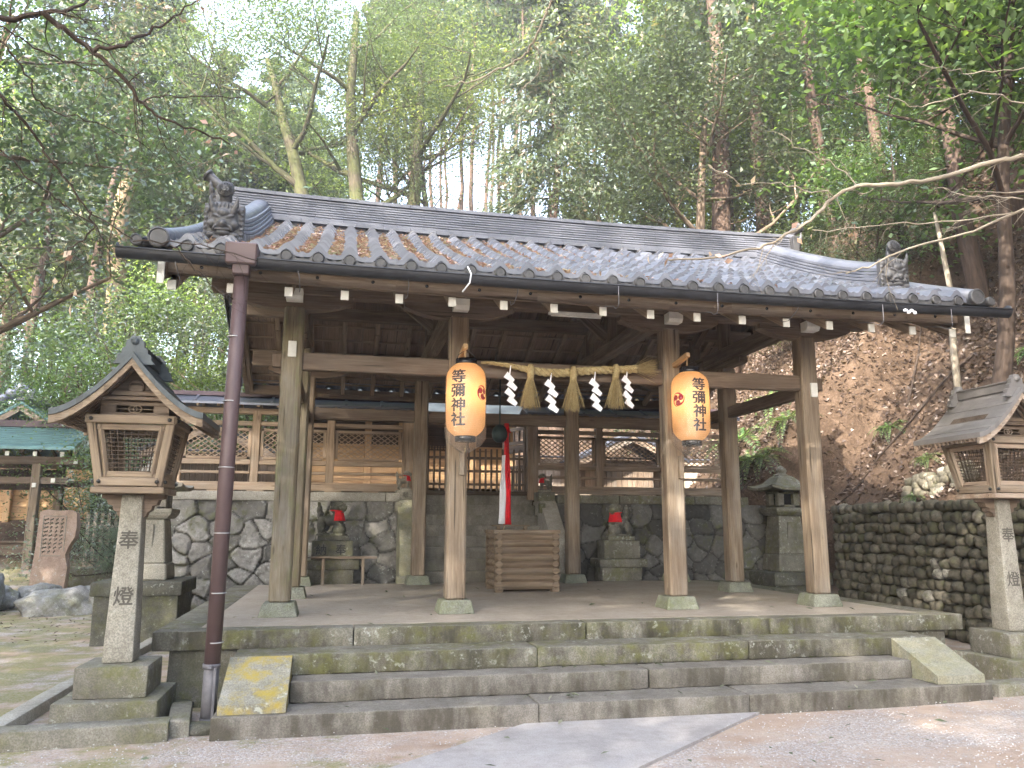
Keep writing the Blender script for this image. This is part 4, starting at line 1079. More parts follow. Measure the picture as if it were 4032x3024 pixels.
for xc, face, lab, mats in ((-2.555, rad(-22), 'stone guardian lion-dog in a red bib on a dark plinth left of the stairs', ('dark_stone', 'dark_stone')), (2.22, rad(180 + 35), 'shadowed stone guardian lion-dog in a red bib right of the stairs', ('granite_moss', 'granite_moss'))):
    k = thing('guardian_statue', lab, 'statue', (xc, 4.62, H))
    part('foundation', 'granite_moss', lambda b: (b.slabstone((xc - .36, 4.40, H - .02), (xc + .34, 4.86, .86), .012, .07, .006), b.slabstone((xc - .42, 4.34, .862), (xc + .42, 4.90, 1.0), .012, .07, .005)), k)
    pl = part('plinth', mats[1], lambda b: b.slabstone((xc - .315, 4.42, 1.002), (xc + .32, 4.82, 1.30), .01, .07, .004), k)
    part('plinth_step', mats[1], lambda b: b.slabstone((xc - .235, 4.46, 1.302), (xc + .245, 4.78, 1.38), .01, .07, .003), k)
    liondog(k, (xc, 4.62, 1.38), face, 1.0, mats[0], True, 3)
    if xc < 0: carve_text('納奉', lambda i: ((xc - .17 + .30 * i, 4.412, 1.165), (1, 0, 0), (0, 0, 1)), .17, .003, 'inscription', 'black', pl, .01)
for xc, face, lab in ((-1.385, rad(-8), 'small stone lion-dog in a red bib on a pale block left of the gate'), (1.10, rad(188), 'small stone lion-dog in a red bib on a block right of the gate')):
    k = thing('small_guardian_statue', lab, 'statue', (xc, 5.3, 1.95))
    bl = part('block', 'granite' if xc < 0 else 'granite_moss', lambda b: b.slabstone((xc - .15, 5.14, 1.976), (xc + .15, 5.5, 2.135), .008, .06, .002), k)
    part('block_step', 'granite', lambda b: b.slabstone((xc - .10, 5.22, 2.136), (xc + .10, 5.42, 2.17), .006, .06, .002), k)
    liondog(k, (xc, 5.32, 2.17), face, .55, 'granite' if xc < 0 else 'granite_moss', False, 5)
    if xc < 0: carve_text('献', lambda i: ((xc, 5.134, 2.055), (1, 0, 0), (0, 0, 1)), .10, .003, 'inscription', 'glyph', bl, .01)
rl = thing('barrier_rail', 'low wooden rail on two legs in front of the left guardian statue', 'rail', (-2.37, 4.2, H))
part('bar', 'grey_wood', lambda b: b.box((-2.37, 4.2, 1.05), (1.0, .075, .035), .006), rl)
for x in (-2.68, -2.08): part('leg', 'post', lambda b: b.box((x, 4.2, (H + 1.03) / 2), (.045, .05, 1.03 - H), .004), rl)

# ------------------------------------------------------------------ offertory chest
ch = thing('offertory_chest', 'log-built offertory chest with notched corner beams standing before the stairs', 'offertory chest', (.10, 2.75, H))
x0, x1, y0, y1 = -.30, .50, 2.42, 3.05; hz = .094
def hexbeam(b, a, c, ax, r=.056):
    pr = [(r, 0), (r * .5, r * .88), (-r * .5, r * .88), (-r, 0), (-r * .5, -r * .88), (r * .5, -r * .88)]
    o = (0, 0, 0)
    pr = [(0, r), (r * .9, .18 * r), (r * .9, -.18 * r), (0, -r), (-r * .9, -.18 * r), (-r * .9, .18 * r)] 
    pr = [(p[0] + (a[1] if ax == 'x' else a[0]), p[1] + a[2]) for p in pr]
    b.prism(pr, ax, a[0] if ax == 'x' else a[1], c)
for y in (y0, y1):
    for k in range(8): part('log', 'box_wood', lambda b: hexbeam(b, (x0 - .06, y, H + .09 + k * hz), x1 + .06, 'x'), ch)
for x in (x0, x1):
    for k in range(8): part('log', 'box_wood', lambda b: hexbeam(b, (x, y0 - .06, H + .09 + k * hz + .004), y1 + .06, 'y'), ch)
for x in (x0 - .0, x1):
    for y in (y0, y1): part('foot', 'box_wood', lambda b: b.box((x, y, H + .03), (.11, .11, .06), .006), ch)
part('rim', 'box_wood', lambda b: (b.box(((x0 + x1) / 2, y0, H + .815), (x1 - x0 + .15, .10, .05), .006), b.box(((x0 + x1) / 2, y1, H + .815), (x1 - x0 + .15, .10, .05), .006), b.box((x0, (y0 + y1) / 2, H + .815), (.10, y1 - y0 - .102, .05), .006), b.box((x1, (y0 + y1) / 2, H + .815), (.10, y1 - y0 - .102, .05), .006)), ch)
for k in range(6): part('slat', 'box_wood', lambda b: b.box(((x0 + x1) / 2, y0 + .11 + .082 * k, H + .80), (x1 - x0 - .1, .035, .035), .004), ch)
part('lining', 'dark_wood', lambda b: b.box(((x0 + x1) / 2, (y0 + y1) / 2, H + .42), (x1 - x0 - .09, y1 - y0 - .09, .66), .004), ch)
part('coin_tray', 'box_wood', lambda b: (b.box((-.02, 2.95, H + .90), (.56, .08, .02), .004), b.box((-.2, 2.95, H + .865), (.05, .06, .05), .004), b.box((.2, 2.95, H + .865), (.05, .06, .05), .004)), ch)
# bell and its cloth rope
bl = thing('bell_rope', 'dark bell with a long red and white cloth rope hanging over the chest', 'bell', (.02, 3.55, 1.56))
part('bell', 'bronze', lambda b: (b.lathe([(.004, .15), (.05, .145), (.10, .10), (.125, .03), (.128, 0), (.12, -.02), (.125, -.03), (.10, -.09), (.05, -.13), (.004, -.135)], (-.07, 3.55, 2.95), 22, cap=False), b.tube([(-.07, 3.55, 3.09), (-.07, 3.55, 3.95)], .012, 6)), bl)
def clothrope(b, xo, w0, w1, zt, zb, mat):
    n = 12
    for j in range(4):
        b.tube([(.02 + xo * (.4 + .6 * t) + (j - 1.5) * (w0 + (w1 - w0) * t) * .5 + .006 * math.sin(t * 9 + j), 3.55 - .02 * (j % 2) + .008 * math.sin(t * 7 + j * 2), zt + (zb - zt) * t) for t in [i / n for i in range(n + 1)]], [.018 + (.030 - .018) * t for t in [i / n for i in range(n + 1)]], 8)
part('white_cloth', 'white_cloth', lambda b: clothrope(b, -.052, 0.020, .034, 2.62, 1.57, ''), bl)
part('red_cloth', 'red', lambda b: (clothrope(b, .036, .022, .044, 3.12, 1.56, ''), b.rock((.02, 3.53, 3.0), (.055, .05, .09), 2, .2), b.tube([(.03, 3.55, 3.1), (.06, 3.52, 3.05), (.09, 3.52, 2.97)], .012, 6)), bl)
part('bell_cord', 'straw', lambda b: b.tube([(.02, 3.55, 1.57), (.0, 3.54, 1.50), (-.02, 3.52, 1.47)], .006, 5), bl)

# ------------------------------------------------------------------ paper lanterns
def paper_lantern(loc, lab, a_text, a_crest):
    k = thing('paper_lantern', lab, 'lantern', loc, 'paper lanterns hung on the front posts'); cx, cy, cz = loc
    R, Hh = .207, .76
    prof = []
    for i in range(25):
        t = i / 24; z = -Hh / 2 + Hh * t; e = abs(2 * t - 1)
        r = R * (1 - .46 * max(0, (e - .62) / .38) ** 2.4) * (1 - .03 * e)
        prof.append((r, z))
    b = MB(); b.lathe(prof, (cx, cy, cz), 40, cap=False); b.g = [(v[0] - cx, v[1] - cy, v[2] - cz) for v in b.v]
    body = b.build('paper_body', 'lantern_paper', k)
    def rad_at(z): return float(np.interp(z, [p[1] for p in prof], [p[0] for p in prof]))
    part('top_ring', 'black', lambda b: b.lathe([(.105, Hh / 2 - .012), (.112, Hh / 2 - .006), (.112, Hh / 2 + .055), (.095, Hh / 2 + .055), (.09, Hh / 2 - .01)], (cx, cy, cz), 28, cap=False), k)
    part('bottom_ring', 'black', lambda b: b.lathe([(.09, -Hh / 2 - .055), (.108, -Hh / 2 - .055), (.108, -Hh / 2 + .006), (.08, -Hh / 2 + .006)], (cx, cy, cz), 28, cap=True), k)
    part('wire_bail', 'iron', lambda b: [b.tube([(cx + s * .10, cy, cz + Hh / 2 + .04), (cx + s * .085, cy, cz + Hh / 2 + .10), (cx + s * .03, cy, cz + Hh / 2 + .14), (cx, cy, cz + Hh / 2 + .15)], .004, 5) for s in (-1, 1)], k)
    def wrap(vs, a0, zc, off=.0035):
        out = []
        for x, z in vs:
            r = rad_at(zc + z) + off; a = a0 + x / R
            out.append((cx + r * math.sin(a), cy - r * math.cos(a), cz + zc + z))
        return out
    b = MB()
    for i, c in enumerate('等彌神社'):
        vs, fs = glyph(c, .165); vs = [(x, z * .90) for x, z in vs]
        for q, (dx, dz) in enumerate(BRUSH): b.add(wrap([(x + dx * .0055, z + dz * .0035) for x, z in vs], a_text, .222 - .148 * i, .003 + .0003 * q), fs)
    b.build('characters', 'ink', body)
    # crest: three commas whirling in a ring
    b = MB()
    for j in range(3):
        n = 22; hd = 2 * math.pi * j / 3 + .5; c0 = (.040 * math.cos(hd), .040 * math.sin(hd)); poly = []
        vs, fs = [(c0[0], c0[1])], []
        for i in range(18): a = 2 * math.pi * i / 18; vs.append((c0[0] + .033 * math.cos(a), c0[1] + .033 * math.sin(a)))
        fs += [(0, 1 + i, 1 + (i + 1) % 18) for i in range(18)]
        o = len(vs)
        for i in range(n):
            t = i / (n - 1); a = hd + t * 2.15; r1 = .073 + .010 * t; w = .034 * (1 - t) ** 1.1 + .001
            vs += [(r1 * math.cos(a), r1 * math.sin(a)), ((r1 - w) * math.cos(a), (r1 - w) * math.sin(a))]
        for i in range(n - 1): fs.append((o + 2 * i, o + 2 * i + 2, o + 2 * i + 3, o + 2 * i + 1))
        b.add(wrap(vs, a_crest, .06, .003 + .0006 * j), fs)
    b.build('crest', 'crimson', body)
    # clear bag pulled over it against rain
    pr = []
    for i in range(21):
        t = i / 20; z = Hh / 2 - .02 - (Hh + .145) * t
        r = (R + .008) if t < .80 else (R + .008) * (1 - ((t - .80) / .20) ** 2.2 * .82)
        if t < .12: r = rad_at(z) + .012
        pr.append((r, z))
    b = MB(); b.lathe(pr, (cx, cy, cz), 44, cap=False)
    out = []
    for v in b.v:
        t = max(0, (cz - .15 - v[2]) / .35); a = math.atan2(v[1] - cy, v[0] - cx); w = 1 + .05 * t * math.sin(a * 7 + 3 * v[2]) + .03 * t * math.sin(a * 13 + 20 * v[2])
        out.append((cx + (v[0] - cx) * w, cy + (v[1] - cy) * w, v[2] + .012 * t * math.sin(a * 5)))
    b.v = out; b.build('plastic_bag', 'plastic', k)
    part('tie_string', 'straw', lambda b: (b.tube([(cx, cy, cz - Hh / 2 - .12), (cx, cy + .02, cz - Hh / 2 - .16), (cx + .01, cy + .1, cz - Hh / 2 - .15)], .005, 5),), k)
    part('lamp_bulb', 'white', lambda b: b.rock((cx, cy, cz + .12), (.022, .022, .03), 2, 0), k)
    l = bpy.data.lights.new('lantern_lamp', 'POINT'); l.energy = .62; l.color = (1, .68, .36); l.shadow_soft_size = .05
    o = bpy.data.objects.new('lantern_lamp', l); COL.objects.link(o); o.location = (0, 0, .06); o.parent = k
def arm(x, z, cy):
    part('lantern_arm', 'hinoki', lambda b: (b.beam((x + .03, -.10, z - .05), (x + .03, cy - .04, z + .0), .05, .055), b.beam((x + .03, cy, z - .03), (x + .03, cy, z - .12), .012, .012)))
    part('lower_batten', 'post', lambda b: b.box((x + .06, -.13, 2.20), (.055, .05, .26), .004))
arm(-1.27, 3.40, -.45); arm(1.24, 3.43, -.45)
paper_lantern((-1.225, -.45, 2.83), 'glowing paper lantern with crest on its right edge, left of the straw rope', rad(-32), rad(46))
paper_lantern((1.295, -.45, 2.85), 'glowing paper lantern with crest on its left edge, right of the straw rope', rad(4), rad(-64))

# ------------------------------------------------------------------ straw rope with tassels and paper streamers
rp = thing('sacred_rope', 'twisted straw rope with tassels and white paper zigzags strung across the middle bay', 'straw rope', (0, -.16, 3.2))
def rope_c(t):
    x = -1.02 + 1.80 * t
    z = 3.295 - .075 * math.sin(math.pi * min(1, max(0, (t - .02) / .98))) + .02 * t + .03 * max(0, t - .7) + .015 * math.sin(t * 11)
    return Vector((x, -.17, z)), .012 + .027 * min(1, t / .4)
b = MB()
for s in range(3):
    pts, rr = [], []
    for i in range(171):
        t = i / 170; c, r = rope_c(t); a = 2 * math.pi * s / 3 + t * 2 * math.pi * 8.5
        pts.append(c + Vector((0, r * .62 * math.cos(a), r * .62 * math.sin(a)))); rr.append(r * .66)
    b.tube(pts, rr, 8)
b.build('rope', 'straw', rp)
def straws(b, o, d, L, spread, n, r=.0028):
    d = Vector(d).normalized()
    for i in range(n):
        v = Vector((random.gauss(0, 1), random.gauss(0, 1), random.gauss(0, 1))); v = (v - d * v.dot(d)) * spread
        l = L * random.uniform(.85, 1.05); p = Vector(o) + v * .22
        b.tube([p, p + d * l * .45 + v * l * 1.2, p + d * l + v * l * 2.6], [r, r, r * .5], 4, cap=False)
c, r = rope_c(1.0); part('frayed_end', 'straw', lambda b: straws(b, c - Vector((.02, 0, 0)), (1, .1, .10), .26, .055, 130), rp)
for x in (-.47, .02, .52):
    t = (x + 1.02) / 1.80; c, r = rope_c(t)
    part('tassel', 'straw', lambda b: (b.tube([c + Vector((0, -.03, .05)), c + Vector((0, -.048, 0)), c + Vector((0, -.03, -.06)), c + Vector((0, -.01, -.12))], [.03, .045, .04, .036], 10), straws(b, c + Vector((0, -.02, -.08)), (random.uniform(-.05, .05), 0, -1), .36, .048, 150)), rp)
for x, dz, rz in ((-.70, 0, .12), (-.24, 0, -.1), (.27, -.05, .05), (.65, .02, .2)):
    t = (x + 1.02) / 1.80; c, r = rope_c(t); zt = c.z - .005 + dz * .3
    def shide(b):
        w, hgt = .070, .095; z = zt - .035; xo = 0
        R = Matrix.Rotation(rz, 3, 'Z')
        def pq(ps, y): 
            q = [Vector(c) * 0 + Vector((x, -.205, 0)) + R @ Vector((p[0], y, 0)) + Vector((0, 0, p[1])) for p in ps]
            b.add(q + [v + Vector((0, .0012, 0)) for v in q], [(0, 1, 2, 3), (7, 6, 5, 4)], smooth=False)
        pq([(-.02, z - .09), (.0, z - .09 + .012), (.012, z + .04), (.0, z + .035)], 0)
        z -= .045
        for i in range(4):
            s = 1 if i % 2 == 0 else -1
            xo = (-.016, .018, -.004, .024)[i]
            pq([(xo - w * .9, z - .055), (xo + w * .55, z - .115), (xo + w * .95, z - .075), (xo - w * .25, z + .01)], .004 * i - .006)
            z -= .085
    part('paper_streamer', 'paper', shide, rp)
# ------------------------------------------------------------------ standing lanterns beside the steps
def standing_lantern(cx, cy, z0, lab, wd, wd2, cop, chars=True):
    k = thing('standing_lantern', lab, 'lantern', (cx, cy, z0), 'wood-headed stone lanterns beside the steps')
    z = lambda v: z0 + v
    part('lower_plinth', 'granite_moss', lambda b: b.slabstone((cx - .37, cy - .38, z(-.05)), (cx + .37, cy + .38, z(.235)), .012, .06, .005), k)
    part('upper_plinth', 'granite_moss', lambda b: b.slabstone((cx - .262, cy - .262, z(.236)), (cx + .262, cy + .262, z(.47)), .012, .06, .004), k)
    def pil(b):
        b.slabstone((cx - .115, cy - .115, z(.471)), (cx + .115, cy + .115, z(1.78)), .018, .06, .002)
        b.v = [(cx + (v[0] - cx) * (1 - .30 * (v[2] - z(.471)) / 1.31), cy + (v[1] - cy) * (1 - .30 * (v[2] - z(.471)) / 1.31), v[2]) for v in b.v]
    pl = part('pillar', 'granite', pil, k)
    if chars:
        carve_text('奉燈', lambda i: ((cx + .004, cy - .115 * (1 - .30 * ((1.42, .98)[i] - .471) / 1.31) - .001, z((1.42, .98)[i])), (1, 0, 0), (0, .026, 1)), .155, .0022, 'inscription', 'glyph', pl, .015)
    # corbels under the fire box
    for sx, sy in ((1, 0), (-1, 0), (0, 1), (0, -1)):
        def cor(b):
            pr = [(.085, 1.60), (.10, 1.60), (.115, 1.64), (.145, 1.655), (.15, 1.69), (.185, 1.70), (.20, 1.74), (.235, 1.75), (.24, 1.782), (.08, 1.782)]
            if sx: b.prism([(cx + sx * p[0], z(p[1])) for p in pr], 'y', cy - .05, cy + .05)
            else: b.prism([(cy + sy * p[0], z(p[1])) for p in pr], 'x', cx - .05, cx + .05)
        if (sx, sy) != (0, -1): part('corbel', 'beam', cor, k)
    part('floor_board', wd2, lambda b: b.box((cx, cy, z(1.808)), (.54, .54, .05), .006), k)
    z1, z2 = 1.834, 2.40; w1, w2 = .215, .305
    W = lambda zz: w1 + (w2 - w1) * (zz - z1) / (z2 - z1)
    for sx in (-1, 1):
        for sy in (-1, 1):
            def cp(b):
                b.box((0, 0, 0), (.065, .065, z2 - z1), .006)
                b.v = [(cx + sx * W(v[2] + (z1 + z2) / 2) + v[0], cy + sy * W(v[2] + (z1 + z2) / 2) + v[1], z0 + v[2] + (z1 + z2) / 2) for v in b.v]
            part('corner_post', wd, cp, k)
    for ax in (0, 1):
        for sg in (-1, 1):
            def pt(u, zz, d=0.0):
                return (cx + u, cy + sg * (W(zz) + d), z0 + zz) if ax == 0 else (cx + sg * (W(zz) + d), cy + u, z0 + zz)
            part('rail', wd, lambda b: b.beam(pt(-W(1.875), 1.875, .012), pt(W(1.875), 1.875, .012), .06, .07), k); part('rail', wd, lambda b: b.beam(pt(-W(2.36) - .03, 2.365, .012), pt(W(2.36) + .03, 2.365, .012), .06, .065), k)
            fr = part('window_frame', wd2, lambda b: (b.beam(pt(-W(1.93) + .035, 1.935), pt(W(1.93) - .035, 1.935), .035, .045, .003), b.beam(pt(-W(2.3) + .035, 2.305), pt(W(2.3) - .035, 2.305), .035, .045, .003), b.beam(pt(-W(1.93) + .055, 1.92), pt(-W(2.3) + .055, 2.32), .045, .035, .003), b.beam(pt(W(1.93) - .055, 1.92), pt(W(2.3) - .055, 2.32), .045, .035, .003)), k)
            def lat(b):
                for q in range(1, 8):
                    f = -1 + q / 4; b.beam(pt(f * (W(1.95) - .075), 1.955, -.005), pt(f * (W(2.28) - .075), 2.285, -.005), .008, .008, .001)
                for q in range(1, 10):
                    zz = 1.955 + .33 * q / 10; b.beam(pt(-W(zz) + .075, zz, .003), pt(W(zz) - .075, zz, .003), .007, .007, .001)
            part('lattice', 'dark_wood', lat, fr)
            for u in (-1, 1):
                for zz in (1.875, 2.365): part('bolt', 'iron', lambda b: b.rock(pt(u * W(zz) * .97, zz, .047), (.017,) * 3, 1, 0), k)
    part('oil_cup', 'iron', lambda b: b.lathe([(.02, 0), (.025, .05), (.07, .07), (.075, .09), (.01, .085)], (cx + .03, cy, z(1.835)), 16), k)
    # frieze with an oval opening and two linked rings
    part('frieze', 'beam', lambda b: (b.box((cx, cy - .225, z(2.415)), (.52, .03, .034), .004), b.box((cx, cy - .225, z(2.505)), (.52, .03, .034), .004), b.box((cx - .20, cy - .225, z(2.46)), (.12, .03, .056), .004), b.box((cx + .20, cy - .225, z(2.46)), (.12, .03, .056), .004), b.box((cx, cy + .225, z(2.46)), (.52, .03, .124), .004), b.box((cx - .245, cy, z(2.46)), (.03, .42, .124), .004), b.box((cx + .245, cy, z(2.46)), (.03, .42, .124), .004), b.box((cx, cy, z(2.54)), (.6, .6, .03), .004)), k)
    part('linked_rings', wd2, lambda b: ([b.tube([(cx + s * .018 + .032 * math.cos(a), cy - .235, z(2.46) + .027 * math.sin(a)) for a in [2 * math.pi * i / 20 for i in range(21)]], .004, 5) for s in (-1, 1)], b.box((cx, cy - .232, z(2.46)), (.28, .006, .006), .001)), k)
    part('gable_board', 'dark_wood', lambda b: b.prism([(cx - .30, z(2.56)), (cx + .30, z(2.56)), (cx + .05, z(2.80)), (cx - .05, z(2.80))], 'y', cy - .24, cy + .24), k)
    part('gable_ornament', 'beam', lambda b: (b.rock((cx, cy - .25, z(2.64)), (.06, .02, .055), 2, .1), b.box((cx, cy - .25, z(2.585)), (.36, .03, .04), .004)), k)
    # curved gable roof, ridge running front to back
    y0, y1 = cy - .47, cy + .47; n = 12
    prof = [(.56 * u, 2.405 + .475 * (1 - u) ** 1.55 + .0) for u in [i / n for i in range(n + 1)]]
    def slope(b, dz, th, a, c, s, inset=0.0):
        top = [(cx + s * x, z(zz + dz)) for x, zz in prof]; bot = [(cx + s * max(0, x - inset), z(zz + dz - th)) for x, zz in prof]
        for i in range(n): b.prism([top[i], top[i + 1], bot[i + 1], bot[i]], 'y', a, c)
    rf = part('roof', cop, lambda b: [slope(b, .012, .05, y0, y1, s) for s in (-1, 1)], k)
    part('roof_seams', cop, lambda b: [b.beam((cx + s * prof[i][0], y0, z(prof[i][1] + .014)), (cx + s * prof[i][0], y1, z(prof[i][1] + .014)), .006, .006, .001) for s in (-1, 1) for i in (3, 6, 9)], rf)
    for s in (-1, 1):
        for yy in (y0 + .012, y1 - .042): part('bargeboard', wd2, lambda b: slope(b, -.04, .062, yy, yy + .03, s, .0), k)
    part('soffit_rafter', 'beam', lambda b: [slope(b, -.046, .03, yy, yy + .022, s) for s in (-1, 1) for yy in np.arange(y0 + .07, y1 - .07, .06)], k)
    part('eave_board', 'beam', lambda b: [slope(b, -.0385, .007, y0 + .045, y1 - .045, s) for s in (-1, 1)], k)
    rb = part('ridge_board', cop, lambda b: (b.box((cx, cy, z(2.915)), (.075, .80, .09), .008), b.box((cx, cy, z(2.965)), (.10, .80, .018), .004)), k)
    for yy in (y0 + .06, y1 - .11):
        def orn(b):
            pr = [(-.155, 2.80), (-.13, 2.835), (-.125, 2.875), (-.10, 2.885), (-.095, 2.925), (-.07, 2.94), (-.068, 2.985), (-.045, 3.0), (-.03, 3.03), (.03, 3.03), (.045, 3.0), (.068, 2.985), (.07, 2.94), (.095, 2.925), (.10, 2.885), (.125, 2.875), (.13, 2.835), (.155, 2.80), (.06, 2.86), (-.06, 2.86)]
            b.prism([(cx + p[0], z(p[1])) for p in pr[:18]] , 'y', yy, yy + .05); b.tube([(cx, yy - .012, z(2.985)), (cx, yy + .06, z(2.985))], .03, 12)
        part('ridge_ornament', cop, orn, rb)
    return k
standing_lantern(-4.12, -1.45, 0.0, 'tall stone-pillared lantern with slatted wooden head on the left, its copper gable roof facing us', 'box_wood', 'box_wood', 'copper')
standing_lantern(4.22, -1.45, .05, 'tall stone-pillared lantern with slatted wooden head at the right edge, before the cobble wall', 'post', 'grey_wood', 'copper_grey')

# ------------------------------------------------------------------ kerbs round the left lantern, drain
def kerb(name, lab, pts, w, zt, zb, mat='granite_moss', group='kerb stones round the lantern bed'):
    b = MB()
    a, c = Vector(pts[0]), Vector(pts[1]); d = (c - a); L = d.length; ang = math.atan2(d.y, d.x)
    b.slabstone((0, -w / 2, zb), (L, w / 2, zt), .015, .07, .006); R = Matrix.Rotation(ang, 3, 'Z')
    b.v = [tuple(R @ Vector(v) + a.to_3d()) for v in b.v]
    o = b.build(name, mat); tag(o, lab, 'kerb stone', group); return o
kerb('kerb_stone', 'long mossy kerb stone along the front of the left lantern plinth', [(-6.6, -2.22), (-3.62, -1.98)], .22, .13, -.1)
kerb('kerb_stone', 'short kerb stone turning inward beside the downpipe', [(-3.56, -2.0), (-3.66, -1.30)], .16, .12, -.1)
kerb('kerb_stone', 'narrow kerb stone running back from the left lantern plinth', [(-4.86, -2.06), (-4.86, -.1)], .15, .10, -.1, 'granite_light')
kerb('kerb_stone', 'far kerb stone running back beside the platform', [(-4.86, -.08), (-4.74, 3.2)], .15, .09, -.1, 'granite_light')
kerb('kerb_stone', 'kerb stone in front of the right lantern plinth', [(3.42, -1.98), (6.2, -1.98)], .25, .14, -.1)
for i, (x, y, sx, sy, lab) in enumerate(((-3.86, -1.02, .26, .16, 'flat dark stone lying behind the downpipe foot'), (-3.42, -1.88, .14, .10, 'small flat stone in the drain gap beside the steps'))):
    b = MB(); b.rock((x, y, .03), (sx, sy, .05), 3, .15); tag(b.build('flat_stone', 'dark_stone'), lab, 'stone')
# ------------------------------------------------------------------ stone lanterns
def stone_lantern(cx, cy, z0, lab, s=1.0, mat='granite_moss', dz=(0, .18, .40, .70, 1.38, 1.52, 1.82, 2.2), big=.56):
    k = thing('stone_lantern', lab, 'lantern', (cx, cy, z0))
    z = [z0 + v for v in dz]
    part('base_slab', 'dark_stone', lambda b: (b.slabstone((cx - big * .92, cy - big * .92, z0 - .1), (cx + big * .92, cy + big * .92, z[1]), .015, .08, .005), b.slabstone((cx - big, cy - big, z[1]), (cx + big, cy + big, z[2]), .02, .08, .005)), k)
    part('pedestal', mat, lambda b: b.box((cx, cy, (z[2] + z[3]) / 2), (.62, .62, z[3] - z[2]), .02, taper=(.93, .93)), k)
    part('shaft', mat, lambda b: (b.box((cx, cy, (z[3] + z[4]) / 2), (.54, .54, z[4] - z[3]), .02, taper=(.78, .78)), b.box((cx, cy - .245, (z[3] + z[4]) / 2 - .02), (.18, .02, .5), .004, Matrix.Rotation(.085, 3, 'X') )), k)
    part('platform', mat, lambda b: (b.box((cx, cy, z[4] + .035), (.50, .50, .07), .012, taper=(1.25, 1.25)), b.box((cx, cy, z[4] + .105), (.62, .62, .07), .012)), k)
    fb = part('fire_box', mat, lambda b: ([b.box((cx + sx * .155, cy + sy * .155, (z[5] + z[6]) / 2), (.12, .12, z[6] - z[5]), .008) for sx in (-1, 1) for sy in (-1, 1)], b.box((cx, cy, z[5] + .025), (.43, .43, .05), .006), b.box((cx, cy, z[6] - .025), (.43, .43, .05), .006)), k)
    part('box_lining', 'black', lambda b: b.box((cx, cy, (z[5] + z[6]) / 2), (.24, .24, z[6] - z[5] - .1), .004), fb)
    b = MB(); n = 9; vs, fs = [], []
    lv = [(.10, z[7] - .10), (.16, z[7] - .14), (.25, z[6] + .13), (.36, z[6] + .07), (.45, z[6] + .055), (.45, z[6] + .005), (.22, z[6])]
    for r, zz in lv:
        for a in range(16):
            an = math.pi / 2 * (a // 4) + math.pi / 4; an2 = an + math.pi / 2; f = (a % 4) / 4
            p = Vector((math.cos(an), math.sin(an))) * (1 - f) + Vector((math.cos(an2), math.sin(an2))) * f
            lift = .05 * (abs(2 * f - 1) ** 3) * (r / .45) ** 2
            vs.append((cx + p.x * r * 1.414, cy + p.y * r * 1.414, zz + lift))
    for i in range(len(lv) - 1):
        for a in range(16): fs.append((i * 16 + a, (i + 1) * 16 + a, (i + 1) * 16 + (a + 1) % 16, i * 16 + (a + 1) % 16))
    fs.append(tuple(range(16))); b.add(vs, fs, smooth=False); b.build('roof', mat, k)
    part('finial', mat, lambda b: (b.lathe([(.10, 0), (.13, .03), (.10, .06), (.075, .07), (.10, .11), (.085, .16), (.02, .21)], (cx, cy, z[7] - .13), 14)), k)
stone_lantern(5.42, 4.7, .36, 'dark mossy stone lantern standing by the slope at the far right post')
stone_lantern(-5.02, 3.45, .0, 'stone lantern on a broad mossy pedestal half hidden behind the left wood-headed lantern', mat='granite', dz=(0, .62, .80, 1.02, 1.62, 1.74, 2.0, 2.45), big=.56)

# ------------------------------------------------------------------ stele, rocks, bamboo fence, pavilion on the left
sl = thing('stele', 'reddish inscribed stone stele with a broken right edge among the left boulders', 'stele', (-8.0, 9.0, .3))
def stele(b):
    pr = [(-8.32, .30), (-8.27, 1.0), (-8.25, 1.78), (-8.12, 1.83), (-7.95, 1.80), (-7.72, 1.82), (-7.58, 1.76), (-7.55, 1.50), (-7.57, 1.28), (-7.68, 1.12), (-7.72, .95), (-7.66, .70), (-7.68, .30)]
    b.prism(pr, 'y', 8.9, 9.12)
    b.v = [(v[0] + .02 * noise.noise((v[0] * 5, v[1] * 5, v[2] * 5)), v[1], v[2]) for v in b.v]
sb = part('slab', 'pink_stone', stele, sl)
part('inscription_panel', 'granite', lambda b: (b.box((-8.165, 8.895, 1.30), (.012, .014, .80), .002), b.box((-7.755, 8.895, 1.36), (.012, .014, .68), .002), b.box((-7.96, 8.895, 1.70), (.40, .014, .012), .002), b.box((-7.98, 8.895, .93), (.36, .014, .012), .002)), sb)
def marks(b):
    rn = random.Random(4)
    for c in range(4):
        x0 = -7.82 - .098 * c; z = 1.66
        while z > (.98 if c else 1.05):
            w = rn.uniform(.018, .034) * (1.5 if c == 3 else 1)
            pts = [(x0 + w * math.sin(q * 1.7 + rn.random()), 8.893, z - .055 * q / 3) for q in range(4)]; b.tube(pts, .007, 4)
            pts = [(x0 - w, 8.893, z - .02 + rn.uniform(-.01, .01)), (x0 + w, 8.893, z - .015)]; b.tube(pts, .006, 4); z -= .078
part('worn_carving', 'dark_stone', marks, sb)
